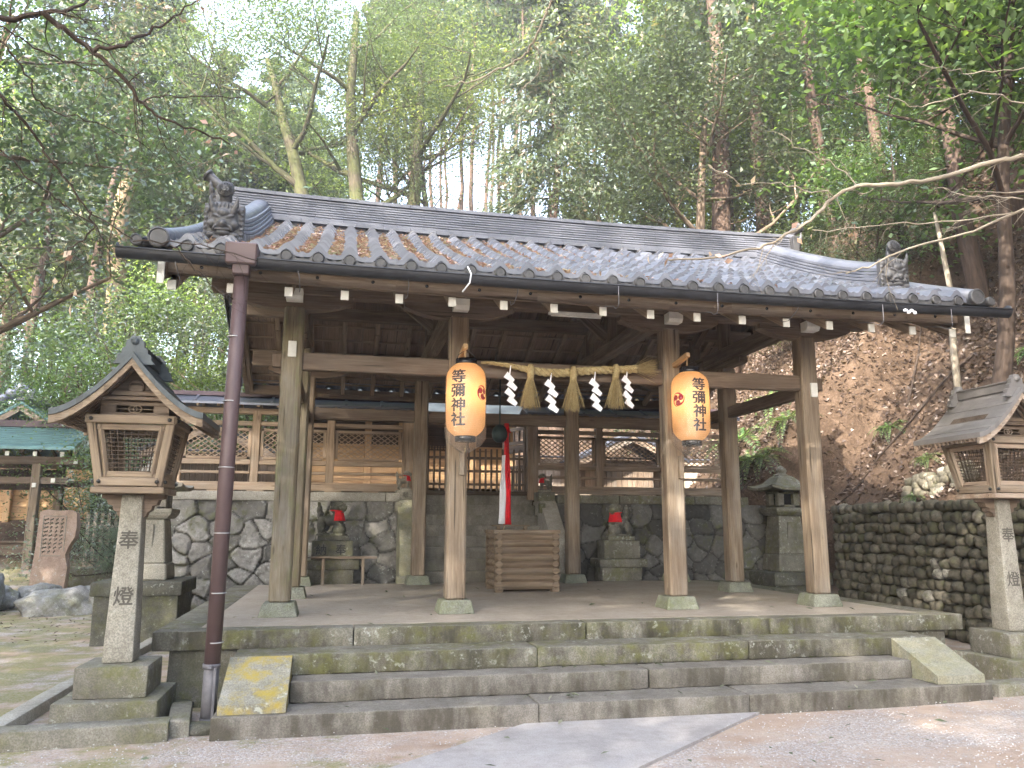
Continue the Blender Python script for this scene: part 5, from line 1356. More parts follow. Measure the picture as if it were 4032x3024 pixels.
for i, (x, y, z, sx, sy, sz, r, lab) in enumerate((
    (-7.15, 7.0, .10, .62, .42, .34, .2, 'long mossy grey boulder in front of the stele'), (-6.35, 7.1, .14, .36, .34, .36, .5, 'pale split boulder right of the long mossy one'),
    (-8.6, 6.9, .22, .50, .45, .55, 0, 'dark boulder cut by the left edge of the picture'), (-7.75, 7.9, .26, .36, .30, .20, .9, 'white-topped low rock below the stele'),
    (-6.9, 7.9, .22, .40, .25, .18, .1, 'flat mossy rock between the stele and the pedestal'), (-8.3, 7.6, .22, .28, .25, .22, .4, 'small pale rock at the foot of the timber post'))):
    b = MB(); b.rock((x, y, z), (sx, sy, sz), 4, .30, 11.3 * i, r, 1.3); tag(b.build('boulder', 'boulder'), lab, 'rock', 'boulders below the stele')
bf = thing('bamboo_fence', 'pale upright-slat fence behind the stele and shrub', 'fence', (-7.0, 11.2, .4))
for i in range(15): part('slat', 'plank', lambda b: b.box((-8.0 + .145 * i, 11.2, 1.05), (.07, .03, 1.5), .006), bf)
for z in (.7, 1.5): part('rail', 'plank', lambda b: b.box((-7.0, 11.235, z), (2.2, .04, .06), .004), bf)
b = MB(); b.slabstone((-8.2, 10.6, .2), (-6.6, 10.95, .62), .03, .1, .02); tag(b.build('low_wall', 'granite_moss'), 'low mossy stone wall in front of the pale slat fence', 'wall')
# pavilion with a patinated copper roof, and the shrine hall behind it
pv = thing('pavilion', 'small timber pavilion with a blue-green copper roof at the left edge', 'pavilion', (-11.2, 14.2, .2))
for x in (-13.0, -9.95):
    for y in (13.55, 15.3): part('post', 'post', lambda b: b.box((x, y, 1.6), (.2, .2, 2.9), .015), pv)
for y in (13.55, 15.3): part('eave_beam', 'beam', lambda b: b.box((-11.2, y, 3.12), (4.6, .16, .2), .008), pv)
for y in (13.55, 15.3): part('tie_beam', 'beam', lambda b: b.box((-11.2, y, 2.62), (4.0, .10, .17), .008), pv)
for x in (-13, -9.95): part('side_tie', 'beam', lambda b: b.box((x, 14.4, 2.55), (.10, 1.6, .16), .008), pv)
for ex, ey, ez in [(-9.95, 13.43, 2.5), (-9.53, 13.43, 2.62), (-9.05, 13.43, 3.1)] + [(-12.4 + .62 * i, 13.18, 3.26) for i in range(6)]: part('beam_end', 'white', lambda b: b.box((ex, ey, ez), (.09, .03, .11), .004), pv)
def shed(b, x0, x1, yc, zt, run, drop, th):
    for s in (-1, 1):
        pr = [(yc, zt), (yc + s * run * .5, zt - drop * .55), (yc + s * run, zt - drop), (yc + s * run, zt - drop - th), (yc + s * run * .5, zt - drop * .55 - th), (yc, zt - th)]
        b.prism(pr, 'x', x0, x1)
rf = part('roof', 'copper_blue', lambda b: shed(b, -14.0, -9.0, 14.4, 4.05, 1.35, .62, .07), pv)
part('roof_seam', 'copper_blue', lambda b: [b.box((-11.5, 14.4 - 1.35 * t, 4.06 - .62 * (1.1 * t - .1 * t * t) + .012), (5.0, .03, .02), .002) for t in [i / 11 for i in range(1, 11)]], rf)
part('ridge_box', 'ridge_metal', lambda b: b.box((-11.35, 14.4, 4.13), (5.4, .26, .17), .01), rf)
for s in (-1, 1): part('bargeboard', 'grey_wood', lambda b: b.beam((-9.02, 14.4, 3.90), (-9.02, 14.4 + s * 1.3, 3.30), .05, .15), pv)
for x in np.arange(-13.8, -9.1, .4):
    for s in (-1, 1): part('rafter', 'beam', lambda b: b.beam((x, 14.4, 3.92), (x, 14.4 + s * 1.25, 3.33), .06, .07), pv)
part('curtain', 'dark_wood', lambda b: b.box((-11.4, 15.2, 2.72), (3.0, .05, .55), .004), pv)
part('offering_box', 'beam', lambda b: (b.box((-10.9, 14.8, .75), (1.4, .6, .6), .02), b.box((-10.9, 14.8, 1.08), (1.5, .7, .06), .01)), pv)
part('stone_base', 'granite_moss', lambda b: b.slabstone((-13.6, 13.2, .0), (-9.5, 15.8, .30), .02, .2, .006), pv)
bh = thing('branch_shrine', 'small shrine hall with a carved ridge and green copper roof behind the pavilion', 'shrine', (-11.2, 18.2, .8))
def gablefront(b, xc, y0, y1, zt, run, drop, th):
    for s in (-1, 1):
        n = 8; top = [(xc + s * run * i / n, zt - drop * (1 - (1 - i / n) ** 1.4)) for i in range(n + 1)]
        for i in range(n): b.prism([top[i], top[i + 1], (top[i + 1][0], top[i + 1][1] - th), (top[i][0], top[i][1] - th)], 'y', y0, y1)
part('roof', 'copper_blue', lambda b: gablefront(b, -11.6, 16.6, 20.4, 5.05, 2.75, 1.35, .09), bh)
part('bargeboard', 'grey_wood', lambda b: gablefront(b, -11.6, 16.62, 16.68, 4.95, 2.6, 1.3, .18), bh)
part('gable_lattice', 'beam', lambda b: [b.box((-11.6 + .1 * i, 16.9, 4.35), (.05, .03, .5), .003) for i in range(-8, 9)], bh)
part('ridge', 'metal_roof', lambda b: (b.box((-11.6, 18.5, 5.16), (.26, 3.9, .2), .02),), bh)
for y in (16.55, 20.2): part('ridge_ornament', 'metal_roof', lambda b: [b.rock((-11.6 + dx, y, 5.28 + dz), (r, .07, r), 2, 0) for dx, dz, r in ((0, .08, .22), (-.25, -.04, .17), (.25, -.04, .17), (-.45, -.18, .12), (.45, -.18, .12))], bh)
part('wall', 'hinoki', lambda b: boards(b, -13.4, -9.8, 1.4, 3.7, 17.4, .16), bh)
for x in (-13.4, -11.9, -11.3, -9.8): part('post', 'hinoki', lambda b: b.box((x, 17.3, 2.4), (.17, .17, 2.6), .01), bh)
part('foundation', 'granite_moss', lambda b: b.slabstone((-13.8, 16.9, .2), (-9.4, 20.2, 1.2), .03, .3, .01), bh)

# ------------------------------------------------------------------ cobble walls on the right
def cobble_mat(name, k):
    n = N(name); g = n.attr(); r = n.attr('rnd', True); f = n.noise(g, 16, 5, .7)
    c = n.ramp(r, (0, (.09 * k, .078 * k, .056 * k)), (.5, (.155 * k, .135 * k, .10 * k)), (.92, (.22 * k, .195 * k, .15 * k)), (1, (.36 * k, .34 * k, .30 * k)))
    c = n.mix(n.ramp(f, (.42, .6), (.62, 0)), c, (.05 * k, .05 * k, .04 * k))
    c = n.mix(n.ramp(n.noise(g, 5, 5, .7), (.5, 0), (.66, .5)), c, (.08, .09, .035))
    return n.done(c, .9, n.bump(f, .012, 1), .25)
M['cobble'] = cobble_mat('river_cobble', .85); M['cobble_pale'] = cobble_mat('pale_river_cobble', 1.7)
b = MB()
A, B_ = Vector((6.05, 4.1, 0)), Vector((5.72, -6.5, 0)); d = (B_ - A).normalized(); nrm = Vector((-1, -.03, 0)).normalized(); L = (B_ - A).length
b.prism([(A.x + .02, A.y), (B_.x + .02, B_.y), (B_.x + .5, B_.y), (A.x + .5, A.y)], 'z', -.1, 1.78, rnd=.1)
row = 0; z = .10
while z < 1.85:
    t = random.uniform(0, .1)
    while t < L:
        w = random.uniform(.07, .125); p = A + d * (t + w)
        b.rock((p.x - .02 + random.uniform(-.03, .03), p.y, z + random.uniform(-.025, .025)), (.10, w * 1.02, random.uniform(.075, .10)), 2, .22, None, random.uniform(-.2, .2))
        t += 2 * w * random.uniform(.9, 1.0)
    z += .158; row += 1
tag(b.build('cobble_wall', 'cobble'), 'dark retaining wall of rounded river cobbles below the leaf-strewn slope on the right', 'wall')
b = MB()
for i in range(46):
    u, v = random.uniform(-.75, .75), random.uniform(-.2, .2); x = 6.85 + v * .25; y = 2.45 + u
    b.rock((x, y, ground_z(6.8, y) + .10 + v), (.09, random.uniform(.08, .13), random.uniform(.07, .10)), 2, .2)
tag(b.build('cobble_patch', 'cobble_pale'), 'small patch of pale cobbles showing in the leaf litter up the slope', 'wall')
b = MB(); b.tube([(5.9, 6.0, 1.68), (5.62, 5.38, 1.56)], .10, 16, cap=False); b.tube([(5.62, 5.38, 1.56), (5.9, 6.0, 1.68)], .082, 16, cap=True)
tag(b.build('drain_pipe', 'granite_light'), 'short pale drain pipe sticking out of the bank beside the dark wall', 'pipe')
# ------------------------------------------------------------------ trees
EYE = Vector((-2.46, -8.55, 0))
def spot(bearing, dist):
    x, y = EYE.x + dist * math.sin(rad(bearing)), EYE.y + dist * math.cos(rad(bearing)); return x, y, ground_z(x, y)
def grow(b, p, d, L, r, rn, depth, tips, bend=.25, up=.12, kids=(3, 5), n=5, split=.62, rmin=.006):
    """one branch with its side branches; collects twig ends for the foliage"""
    pts, rr = [Vector(p)], [r]; d = Vector(d).normalized(); p = Vector(p)
    for i in range(n):
        d = (d + Vector((rn.gauss(0, bend), rn.gauss(0, bend), rn.gauss(0, bend) + up)) * .55).normalized()
        p = p + d * (L / n); pts.append(p.copy()); rr.append(max(rmin, r * (1 - .72 * (i + 1) / n)))
    b.tube(pts, rr, 7 if r > .06 else 5 if r > .02 else 4, cap=False)
    if depth == 0:
        tips.append((pts[-1], d.copy())); tips.append((pts[-3], d.copy())); return
    for k in range(rn.randint(*kids)):
        i = rn.randint(max(1, n // 2 - 1), n); a = rn.uniform(0, 6.28)
        side = Vector((math.cos(a), math.sin(a), rn.uniform(-.15, .5))); nd = (d * .55 + side * .8).normalized()
        grow(b, pts[i], nd, L * split * rn.uniform(.75, 1.15), rr[i] * .62, rn, depth - 1, tips, bend, up, kids, n, split, rmin)
    tips.append((pts[-1], d.copy()))
def broadleaf(name, seed, H_, clear, spread, r0, leaf, mats, n_leaf, lean=(0, 0), stems=1, sig=.5, limbs=9, up=.4, depth=2, flat=.62, label='', group=None):
    rn = random.Random(seed); rng = np.random.default_rng(seed)
    root = thing(name, label, 'tree' if H_ > 4 else 'shrub', (0, 0, 0), group); tips = []; b = MB()
    for s in range(stems):
        p = Vector((rn.uniform(-.3, .3) * (stems > 1), rn.uniform(-.2, .2) * (stems > 1), -.5)); d = Vector((lean[0] + (rn.uniform(-.35, .35) if stems > 1 else 0), lean[1], 1)).normalized()
        n = 12; pts, rr = [p.copy()], [r0 * 1.15]; hh = H_ * (1 if stems == 1 else rn.uniform(.85, 1.0))
        for i in range(n):
            d = (d + Vector((rn.gauss(0, .06), rn.gauss(0, .06), .06))).normalized(); p = p + d * (hh * .9 / n); pts.append(p.copy()); rr.append(r0 * (1 - .8 * (i + 1) / n))
        b.tube(pts, rr, 10)
        for k in range(max(3, limbs // stems)):
            t = clear + (1 - clear) * (k + rn.random() * .6) / max(3, limbs // stems); i = min(n, int(t * n)); a = k * 2.4 + rn.uniform(-.4, .4)
            L = spread * (1.05 - .55 * (t - clear) / (1 - clear)) * rn.uniform(.75, 1.15)
            grow(b, pts[i], (math.cos(a), math.sin(a), rn.uniform(.15, .7)), L, rr[i] * .55, rn, depth, tips, .22, .10, (2, 4))
        tips.append((pts[-1], d))
    b.build('trunk', mats[0], root)
    per = max(4, n_leaf // len(tips)); C = []
    for p, d in tips:
        q = rng.normal(size=(int(per * rng.uniform(.5, 1.5)), 3)) * (sig, sig, sig * flat); C.append(q + np.array(p))
    C = np.concatenate(C); cr = quads('crown', leaf_quads(C, leaf, leaf * .46, up, rng), mats[1], root)
    return root
def conifer(name, seed, H_, clear, spread, r0, mats, n_leaf, spray=.26, droop=.35, label='', group=None, twigs=26):
    rn = random.Random(seed); rng = np.random.default_rng(seed)
    root = thing(name, label, 'tree', (0, 0, 0), group); b = MB()
    n = 14; pts = [Vector((rn.gauss(0, .05) * i * .3, rn.gauss(0, .05) * i * .3, -.6 + (H_ + .6) * i / n)) for i in range(n + 1)]
    b.tube(pts, [max(.02, r0 * (1.1 - 1.05 * i / n)) for i in range(n + 1)], 10)
    def at(z): i = min(n - 1, max(0, int((z + .6) / (H_ + .6) * n))); f = (z + .6) / (H_ + .6) * n - i; return pts[i].lerp(pts[i + 1], f)
    for k in range(twigs):           # dead snags below the crown
        z = rn.uniform(.12, clear + .06) * H_; a = rn.uniform(0, 6.28); L = rn.uniform(.4, 1.5); p = at(z); dd = Vector((math.cos(a), math.sin(a), rn.uniform(-.35, .25)))
        b.tube([p, p + dd * L * .5 + Vector((0, 0, -.04)), p + dd * L + Vector((0, 0, rn.uniform(-.2, .1)))], [.022, .014, .005], 4, cap=False)
    C, Dr = [], []; nb = int(46 * (1 - clear) * H_ / 12)
    per = max(6, n_leaf // nb)
    for k in range(nb):
        t = clear + (1 - clear) * (k + rn.random()) / nb; a = k * 2.4 + rn.uniform(-.5, .5); L = spread * (1.0 - .75 * (t - clear) / (1 - clear)) * rn.uniform(.6, 1.15); p = at(t * H_ * .985)
        dx = Vector((math.cos(a), math.sin(a), 0)); q = [p + dx * L * s + Vector((0, 0, L * (.18 * s - droop * 1.6 * s * s))) for s in (0, .33, .66, 1)]
        b.tube(q, [.035 * (1.1 - .6 * t), .024, .014, .005], 4, cap=False)
        s = rng.beta(2.2, 1.3, per); base = np.array(p) + np.outer(s * L, np.array(dx)) + np.stack([0 * s, 0 * s, L * (.18 * s - droop * 1.6 * s * s)], 1)
        C.append(base + rng.normal(size=(per, 3)) * (.22, .22, .16) * (0.6 + .5 * L / 2)); Dr.append(np.repeat(np.array([[dx.x, dx.y, -1.1]]), per, 0))
    b.build('trunk', mats[0], root)
    C = np.concatenate(C); Dr = np.concatenate(Dr)
    quads('crown', leaf_quads(C, spray, spray * .26, .25, rng, Dr, .6), mats[1], root)
    return root
def place(root, bearing, dist, rz=0.0, sc=1.0, sink=0.0):
    x, y, z = spot(bearing, dist); root.location = (x, y, z - sink); root.rotation_euler = (0, 0, rz); root.scale = (sc,) * 3; return root
def swap(root, mat):
    """give the copied crown its own leaf colour"""
    for c in root.children:
        if c.name.startswith('crown'):
            c.data = c.data.copy(); c.data.materials[0] = M[mat]
    return root
def clone(src, label, group=None):
    r = copy_tree(src); r['label'] = label
    if group: r['group'] = group
    elif 'group' in r: del r['group']
    return r
# single trees one can tell apart
place(broadleaf('evergreen_tree', 21, 12.5, .45, 4.2, .26, .15, ('bark', 'leaf_dark'), 17000, (.12, .05), sig=.6, limbs=13, label='dark glossy evergreen whose big leaves fill the upper left corner'), -27.5, 16.5, 0)
place(broadleaf('grey_green_tree', 5, 10.5, .40, 3.4, .16, .12, ('bark', 'leaf_blue'), 26000, sig=.5, label='dense grey-green broadleaf tree rising left of the roof ridge end'), -8.5, 22.5, 1.0)
place(broadleaf('mossy_twin_trunk_tree', 8, 20.5, .62, 5.6, .50, .125, ('bark_moss', 'leaf_mid'), 46000, (.0, 0), stems=3, sig=.62, limbs=18, label='broad tree with forked mossy green trunks behind the left part of the roof'), 1.2, 27, .4)
place(broadleaf('pale_green_tree', 31, 18.5, .72, 4.6, .24, .15, ('bark', 'leaf_yellow'), 26000, (.1, 0), sig=.6, limbs=12, label='sunlit yellow-green tree high above the middle of the roof'), 8.5, 31, 2.0)
place(conifer('cypress_tree', 12, 19.5, .50, 3.3, .24, ('bark_cedar', 'needle_blue'), 24000, .30, .42, label='cypress with drooping blue-green sprays above the right half of the ridge'), 15.2, 24.5, .3)
place(broadleaf('dark_evergreen_tree', 17, 13.0, .42, 4.0, .24, .14, ('bark', 'leaf_dark'), 32000, sig=.55, limbs=12, label='dark broadleaf evergreen hanging over the right half of the roof'), 23.5, 20.5, .7)
place(conifer('tall_cedar', 41, 24, .52, 3.0, .30, ('bark_cedar', 'needle'), 15000, .28, label='thick straight cedar trunk rising behind the right roof slope'), 27.6, 21.5, .2)
place(conifer('tall_cedar', 43, 23, .55, 2.6, .24, ('bark_cedar', 'needle'), 12000, .28, label='slimmer reddish cedar trunk just right of the thickest cedar'), 30.4, 24.5, .9)
place(broadleaf('camellia_tree', 23, 10, .50, 4.2, .15, .17, ('twig_dark', 'leaf_bright'), 30000, (-.20, -.02), sig=.5, limbs=13, label='bright green glossy-leaved tree at the upper right over the slope'), 43, 14.0, 1.5)
place(broadleaf('slope_evergreen_tree', 27, 10.5, .35, 3.8, .18, .15, ('bark', 'leaf_dark'), 24000, (-.12, 0), sig=.5, limbs=11, label='dark evergreen cut by the upper right corner of the picture'), 49, 17.0, .5)
place(conifer('tan_trunk_tree', 47, 24, .55, 3.4, .45, ('bark_tan', 'needle'), 14000, .28, label='thick tan trunk standing behind the left copper-roofed lantern'), -15.3, 31, .9)
place(conifer('leaning_trunk_tree', 48, 20, .60, 2.4, .24, ('bark_cedar', 'needle'), 9000, .28, label='slim reddish trunk leaning left of the thick tan trunk'), -18.2, 30, .4).rotation_euler = (0, .10, .4)
# understorey left of the hall
U = [(-20.3, 31, 6.6, 'leaf_dark', 'dark bush at the left edge above the pavilion roof'), (-17.2, 30, 7.0, 'leaf_mid', 'mid-green bush behind the pavilion ridge'), (-13.6, 23.5, 7.4, 'leaf_bright', 'feathery fresh-green bush above the left lantern roof'),
     (-11.8, 20.0, 5.2, 'leaf_blue', 'pale grey-green bush right of the left lantern roof'), (-9.4, 23.0, 6.6, 'leaf_yellow', 'yellow-green sunlit bush between the left lantern and the eave'), (-7.2, 20.5, 6.0, 'leaf_mid', 'bush seen between the downpipe and the eave'),
     (-5.0, 25.0, 6.5, 'leaf_bright', 'light green bush behind the left end of the lattice fence'), (-13.0, 26.5, 8.5, 'leaf_mid', 'taller bush behind the feathery fresh-green one'), (-12.6, 20.5, 3.4, 'leaf_blue', 'low grey-green bush behind the pale slat fence'), (-10.0, 30, 9.5, 'leaf_yellow', 'light yellowish tree far behind the left lantern')]
protoU = {}
for i, (bg_, d, h, m, lab) in enumerate(U):
    big = i % 3
    if big not in protoU:
        protoU[big] = broadleaf('understorey_bush', 60 + big, 6.0, .12, 2.1, .07, (.095, .11, .08)[big], ('twig_dark', m), 15000, stems=3, sig=.36, limbs=15, depth=1, label=lab)
        r = protoU[big]; 
    else: r = clone(protoU[big], lab)
    swap(r, m); place(r, bg_, d, i * 1.3, h / 6.0)
# understorey on the right slope behind the roof
V = [(21.5, 24, 6.0, 'leaf_mid', 'bush filling the gap behind the right end of the ridge'), (26.5, 23, 6.4, 'leaf_yellow', 'yellow-green bush behind the right descending ridge'), (30.5, 28, 6.4, 'leaf_mid', 'bush below the slim cedar on the slope'), (33.0, 24.5, 5.6, 'leaf_bright', 'fresh green bush above the right demon tile'),
     (36.5, 25, 6.4, 'leaf_dark', 'dark bush between the slope trunks'), (40.0, 26, 6.0, 'leaf_mid', 'bush high on the slope at the right edge'), (32.0, 26, 8.0, 'leaf_yellow', 'sunlit bush deep in the right-hand wood')]
V += [(33.6, 19.0, 3.8, 'leaf_mid', 'bush right behind the right demon tile'), (36.6, 18.2, 3.6, 'leaf_dark', 'dark bush on the bank above the roof corner'), (39.4, 18.6, 4.0, 'leaf_mid', 'bush on the bank right of the roof corner'),
      (42.2, 20.0, 4.6, 'leaf_dark', 'dark bush near the top of the bank at the right edge'), (45.0, 20.5, 5.0, 'leaf_bright', 'fresh green bush at the right edge above the bank')]
for i, (bg_, d, h, m, lab) in enumerate(V):
    r = clone(protoU[i % 3], lab); swap(r, m); place(r, bg_, d, i * 2.1 + .4, h / 6.0)
# the cedar stand behind the roof: thin bare trunks one cannot tell apart
CP = [conifer('stand_cedar', 70 + k, 27, .74, 2.4, .17, ('bark_cedar', 'needle'), 5200, .40, .3, label='thin reddish trunk among the cedars behind the roof ridge', group='cedars standing behind the roof', twigs=40) for k in range(3)]
rn = random.Random(99); k = 0
for i in range(30):
    bg_ = 1.5 + 18.5 * (i + .5 * rn.random()) / 30; d = rn.uniform(35, 52)
    r = CP[k] if k < 3 else copy_tree(CP[k % 3]); k += 1
    place(r, bg_, d, rn.uniform(0, 6.28), rn.uniform(.85, 1.1)); r.rotation_euler = (rn.gauss(0, .02), rn.gauss(0, .03), rn.uniform(0, 6.28))
# the wood to both sides and beyond
FB = [broadleaf('forest_tree', 80 + k, 16, .35, 4.6, .24, .24, ('bark', ('leaf_mid', 'leaf_yellow', 'leaf_blue')[k]), 12000, sig=.8, limbs=12, depth=1, flat=.7, label='broadleaf tree deep in the wood behind the shrine', group='broadleaf trees of the wood behind the shrine') for k in range(3)]
FC = [conifer('forest_conifer', 90 + k, 21, .38, 2.8, .22, ('bark_cedar', ('needle', 'needle_blue')[k]), 9000, .40, .32, label='conifer deep in the wood behind the shrine', group='conifers of the wood behind the shrine') for k in range(2)]
spots = []
for i in range(17): spots.append(('B', -23 + 22 * (i + rn.random() * .7) / 17, rn.uniform(33, 52)))
for i in range(10): spots.append(('C', -22 + 20 * (i + rn.random() * .7) / 10, rn.uniform(30, 46)))
for i in range(16): spots.append(('B', 21.5 + 26 * (i + rn.random() * .7) / 16, rn.uniform(26, 46)))
for i in range(9): spots.append(('C', 24 + 23 * (i + rn.random() * .7) / 9, rn.uniform(22, 40)))
for i in range(4): spots.append(('B', -1.5 + 23 * (i + rn.random() * .7) / 4, rn.uniform(56, 66)))
nb = nc = 0
for kind, bg_, d in spots:
    if kind == 'B': r = FB[nb] if nb < 3 else copy_tree(FB[nb % 3]); nb += 1; sc = rn.uniform(.75, 1.15)
    else: r = FC[nc] if nc < 2 else copy_tree(FC[nc % 2]); nc += 1; sc = rn.uniform(.8, 1.15)
    if d > 55: sc *= .62
    place(r, bg_, d, rn.uniform(0, 6.28), sc)
# slim trunks on the right slope
SP = None
for i, (bg_, d, sc) in enumerate(((35.0, 22, .9), (38.6, 19.5, .75), (41.6, 19.5, .8), (43.4, 17.5, .9), (46.0, 19, .9))):
    if SP is None: SP = r = conifer('slope_conifer', 101, 19, .55, 2.4, .20, ('bark_cedar', 'needle'), 6500, .32, label='reddish conifer trunk on the leaf-strewn slope at the right', group='conifers on the right slope', twigs=40)
    else: r = copy_tree(SP)
    place(r, bg_, d, i * 1.7, sc); r.rotation_euler = (rn.gauss(0, .03), rn.gauss(-.05, .04), i * 1.7)
# the wood goes on round the court, left of and behind the camera: it shades the court and throws the dapples
for i, (x, y, sc, src) in enumerate(((-14.5, -1.5, 1.0, 0), (-19, 3.0, 1.1, 2), (-20.5, -4.5, 1.2, 0), (-22, 8.5, 1.15, 1), (-16.5, -9.5, 1.25, 1), (-12.5, -17.5, 1.2, 0), (-18.5, -15.5, 1.35, 2), (-8.0, -21, 1.2, 1), (-15, -23, 1.5, 0), (-2.5, -21.5, 1.1, 2), (3.5, -21, 1.1, 0), (9.5, -18.5, 1.0, 1), (13.5, -12.5, .9, 2), (13, -6.5, .8, 0), (-22, -21, 1.2, 1), (-1, -27, 1.25, 0), (-10, -28, 1.3, 2), (-26, -11, 1.25, 2))):
    r = copy_tree(FB[src]); r.location = (x, y, ground_z(x, y)); r.rotation_euler = (0, 0, i * 1.1); r.scale = (sc,) * 3
    r['label'] = 'leafy tree round the open court, outside the picture'; r['group'] = 'trees round the court outside the picture'
# ------------------------------------------------------------------ bare branches hanging into the picture
def bare(b, pts, r0, r1, rn, twigs, tl=.5, hang=-.25):
    pts = [Vector(p) for p in pts]; fine = []
    for i in range(len(pts) - 1):
        for q in range(4): fine.append(pts[i].lerp(pts[i + 1], q / 4) + Vector((rn.gauss(0, .008), rn.gauss(0, .02), rn.gauss(0, .008))))
    fine.append(pts[-1]); n = len(fine)
    b.tube(fine, [r0 + (r1 - r0) * i / (n - 1) for i in range(n)], 6, cap=True)
    for k in range(twigs):
        i = rn.randint(1, n - 2); p = fine[i]; d0 = (fine[i + 1] - fine[i - 1]).normalized()
        d = (d0 * rn.uniform(.3, 1) + Vector((rn.gauss(0, .5), rn.gauss(0, .4), rn.gauss(hang, .35)))).normalized(); L = tl * rn.uniform(.4, 1.3); q = [p]
        for s in range(6): d = (d + Vector((rn.gauss(0, .14), rn.gauss(0, .14), rn.gauss(-.02, .12)))).normalized(); q.append(q[-1] + d * L / 6)
        r = max(.0022, (r0 + (r1 - r0) * i / n) * .35); b.tube(q, [r * (1 - .11 * s) for s in range(7)], 4, cap=False)
        for j in range(rn.randint(1, 3)):
            o = q[rn.randint(2, 5)]; dd = (d + Vector((rn.gauss(0, .7), rn.gauss(0, .5), rn.gauss(0, .5)))).normalized(); l2 = L * rn.uniform(.2, .5)
            b.tube([o, o + dd * l2 * .5 + Vector((0, 0, .01)), o + dd * l2], [r * .6, r * .45, r * .3], 3, cap=False)
LIMB = {
    'A': [(-5.06,-2.6,5.22),(-4.79,-2.53,5.33),(-4.66,-2.47,5.43),(-4.55,-2.4,5.58)],
    'B': [(-4.76,-2.6,5.28),(-4.61,-2.51,5.2),(-4.47,-2.43,5.13),(-4.23,-2.34,4.97),(-4.15,-2.26,4.86),(-4.04,-2.17,4.78),(-3.77,-2.09,4.74),(-3.49,-2.0,4.68)],
    'C': [(-4.45,-2.5,5.09),(-4.23,-2.44,5.19),(-4.2,-2.38,5.3),(-4.07,-2.32,5.44),(-3.94,-2.26,5.62),(-3.8,-2.2,5.83)],
    'D': [(-5.18,-2.3,5.34),(-5.06,-2.24,5.27),(-4.87,-2.18,5.2),(-4.67,-2.12,5.17),(-4.42,-2.06,5.11),(-4.31,-2.0,5.03)],
    'E': [(-4.91,-2.8,4.52),(-4.84,-2.7,4.43),(-4.75,-2.6,4.33),(-4.69,-2.5,4.23),(-4.54,-2.4,4.04),(-4.41,-2.3,3.88),(-4.12,-2.2,3.72)],
    'F': [(-4.41,-2.3,3.88),(-4.38,-2.28,3.78),(-4.43,-2.26,3.68),(-4.54,-2.24,3.59),(-4.57,-2.22,3.48),(-4.57,-2.2,3.29)],
    'G': [(-5.12,-2.4,5.14),(-5.0,-2.33,5.02),(-4.94,-2.27,4.92),(-4.91,-2.2,4.8),(-4.81,-2.13,4.75),(-4.51,-2.07,4.73),(-4.15,-2.0,4.6)],
    'H': [(-4.16,-2.2,4.89),(-4.05,-2.1,4.99),(-3.81,-2.0,5.08),(-3.44,-1.9,5.17)],
    'I': [(-4.06,-2.1,4.82),(-4.02,-2.05,4.66),(-3.98,-2.0,4.59)],
    'J': [(-4.95,-2.6,4.18),(-4.8,-2.54,4.04),(-4.65,-2.48,3.93),(-4.53,-2.42,3.85),(-4.34,-2.36,3.74),(-4.25,-2.3,3.58)],
    'K': [(-4.12,-2.2,3.72),(-3.87,-2.13,3.74),(-3.58,-2.07,3.74),(-3.21,-2.0,3.68)],
    'L': [(-3.88,-2.1,3.75),(-3.72,-2.07,3.6),(-3.57,-2.03,3.46),(-3.38,-2.0,3.34)],
    'R1': [(3.85,-2.6,5.06),(3.6,-2.54,5.02),(2.92,-2.48,4.79),(2.44,-2.42,4.71),(2.19,-2.36,4.71),(2.0,-2.3,4.61),(1.74,-2.24,4.37),(1.44,-2.18,4.19),(1.26,-2.12,4.1),(0.86,-2.06,4.0),(0.41,-2.0,3.96)],
    'R2': [(4.14,-2.6,4.67),(3.86,-2.52,4.56),(3.34,-2.44,4.32),(2.7,-2.36,4.13),(2.27,-2.28,3.94),(2.1,-2.2,3.89)],
    'R3': [(3.96,-2.6,4.7),(3.87,-2.53,4.74),(3.36,-2.47,4.72),(3.25,-2.4,4.75)],
    'R4': [(3.79,-2.6,4.62),(3.38,-2.53,4.63),(3.18,-2.47,4.68),(2.98,-2.4,4.74)],
    'R5': [(3.94,-2.6,4.55),(3.63,-2.54,4.48),(2.96,-2.48,4.36),(2.49,-2.42,4.33),(2.02,-2.36,4.26),(1.72,-2.3,4.25)],
    'R6': [(4.14,-2.6,6.04),(4.02,-2.55,6.05),(3.57,-2.5,5.96),(3.23,-2.45,5.97),(2.95,-2.4,6.05)],
    'R7': [(4.09,-2.6,5.64),(3.96,-2.57,5.66),(3.38,-2.53,5.72),(3.36,-2.5,5.72),(3.01,-2.47,5.58),(2.77,-2.43,5.55),(2.56,-2.4,5.66)],
    'R8': [(2.0,-2.3,4.61),(1.8,-2.22,4.67),(1.51,-2.15,4.76),(1.14,-2.08,4.75),(0.85,-2.0,4.94)],
    'R9': [(2.23,-2.3,4.74),(2.01,-2.2,5.02),(1.74,-2.1,5.2),(1.64,-2.0,5.36)],
    'TOP': [(5.55,-2.75,7.7),(3.6,-2.7,7.9),(1.2,-2.6,7.5),(-.4,-2.5,6.75),(-0.8,-2.4,6.16),(-0.84,-2.33,6.06),(-0.93,-2.27,5.82),(-1.03,-2.2,5.69),(-1.22,-2.13,5.59),(-1.5,-2.07,5.45),(-1.71,-2.0,5.42)],
    'TOPB': [(-0.94,-2.3,5.8),(-0.86,-2.25,5.68),(-0.87,-2.2,5.57),(-1.08,-2.15,5.33),(-1.29,-2.1,5.24)],
}
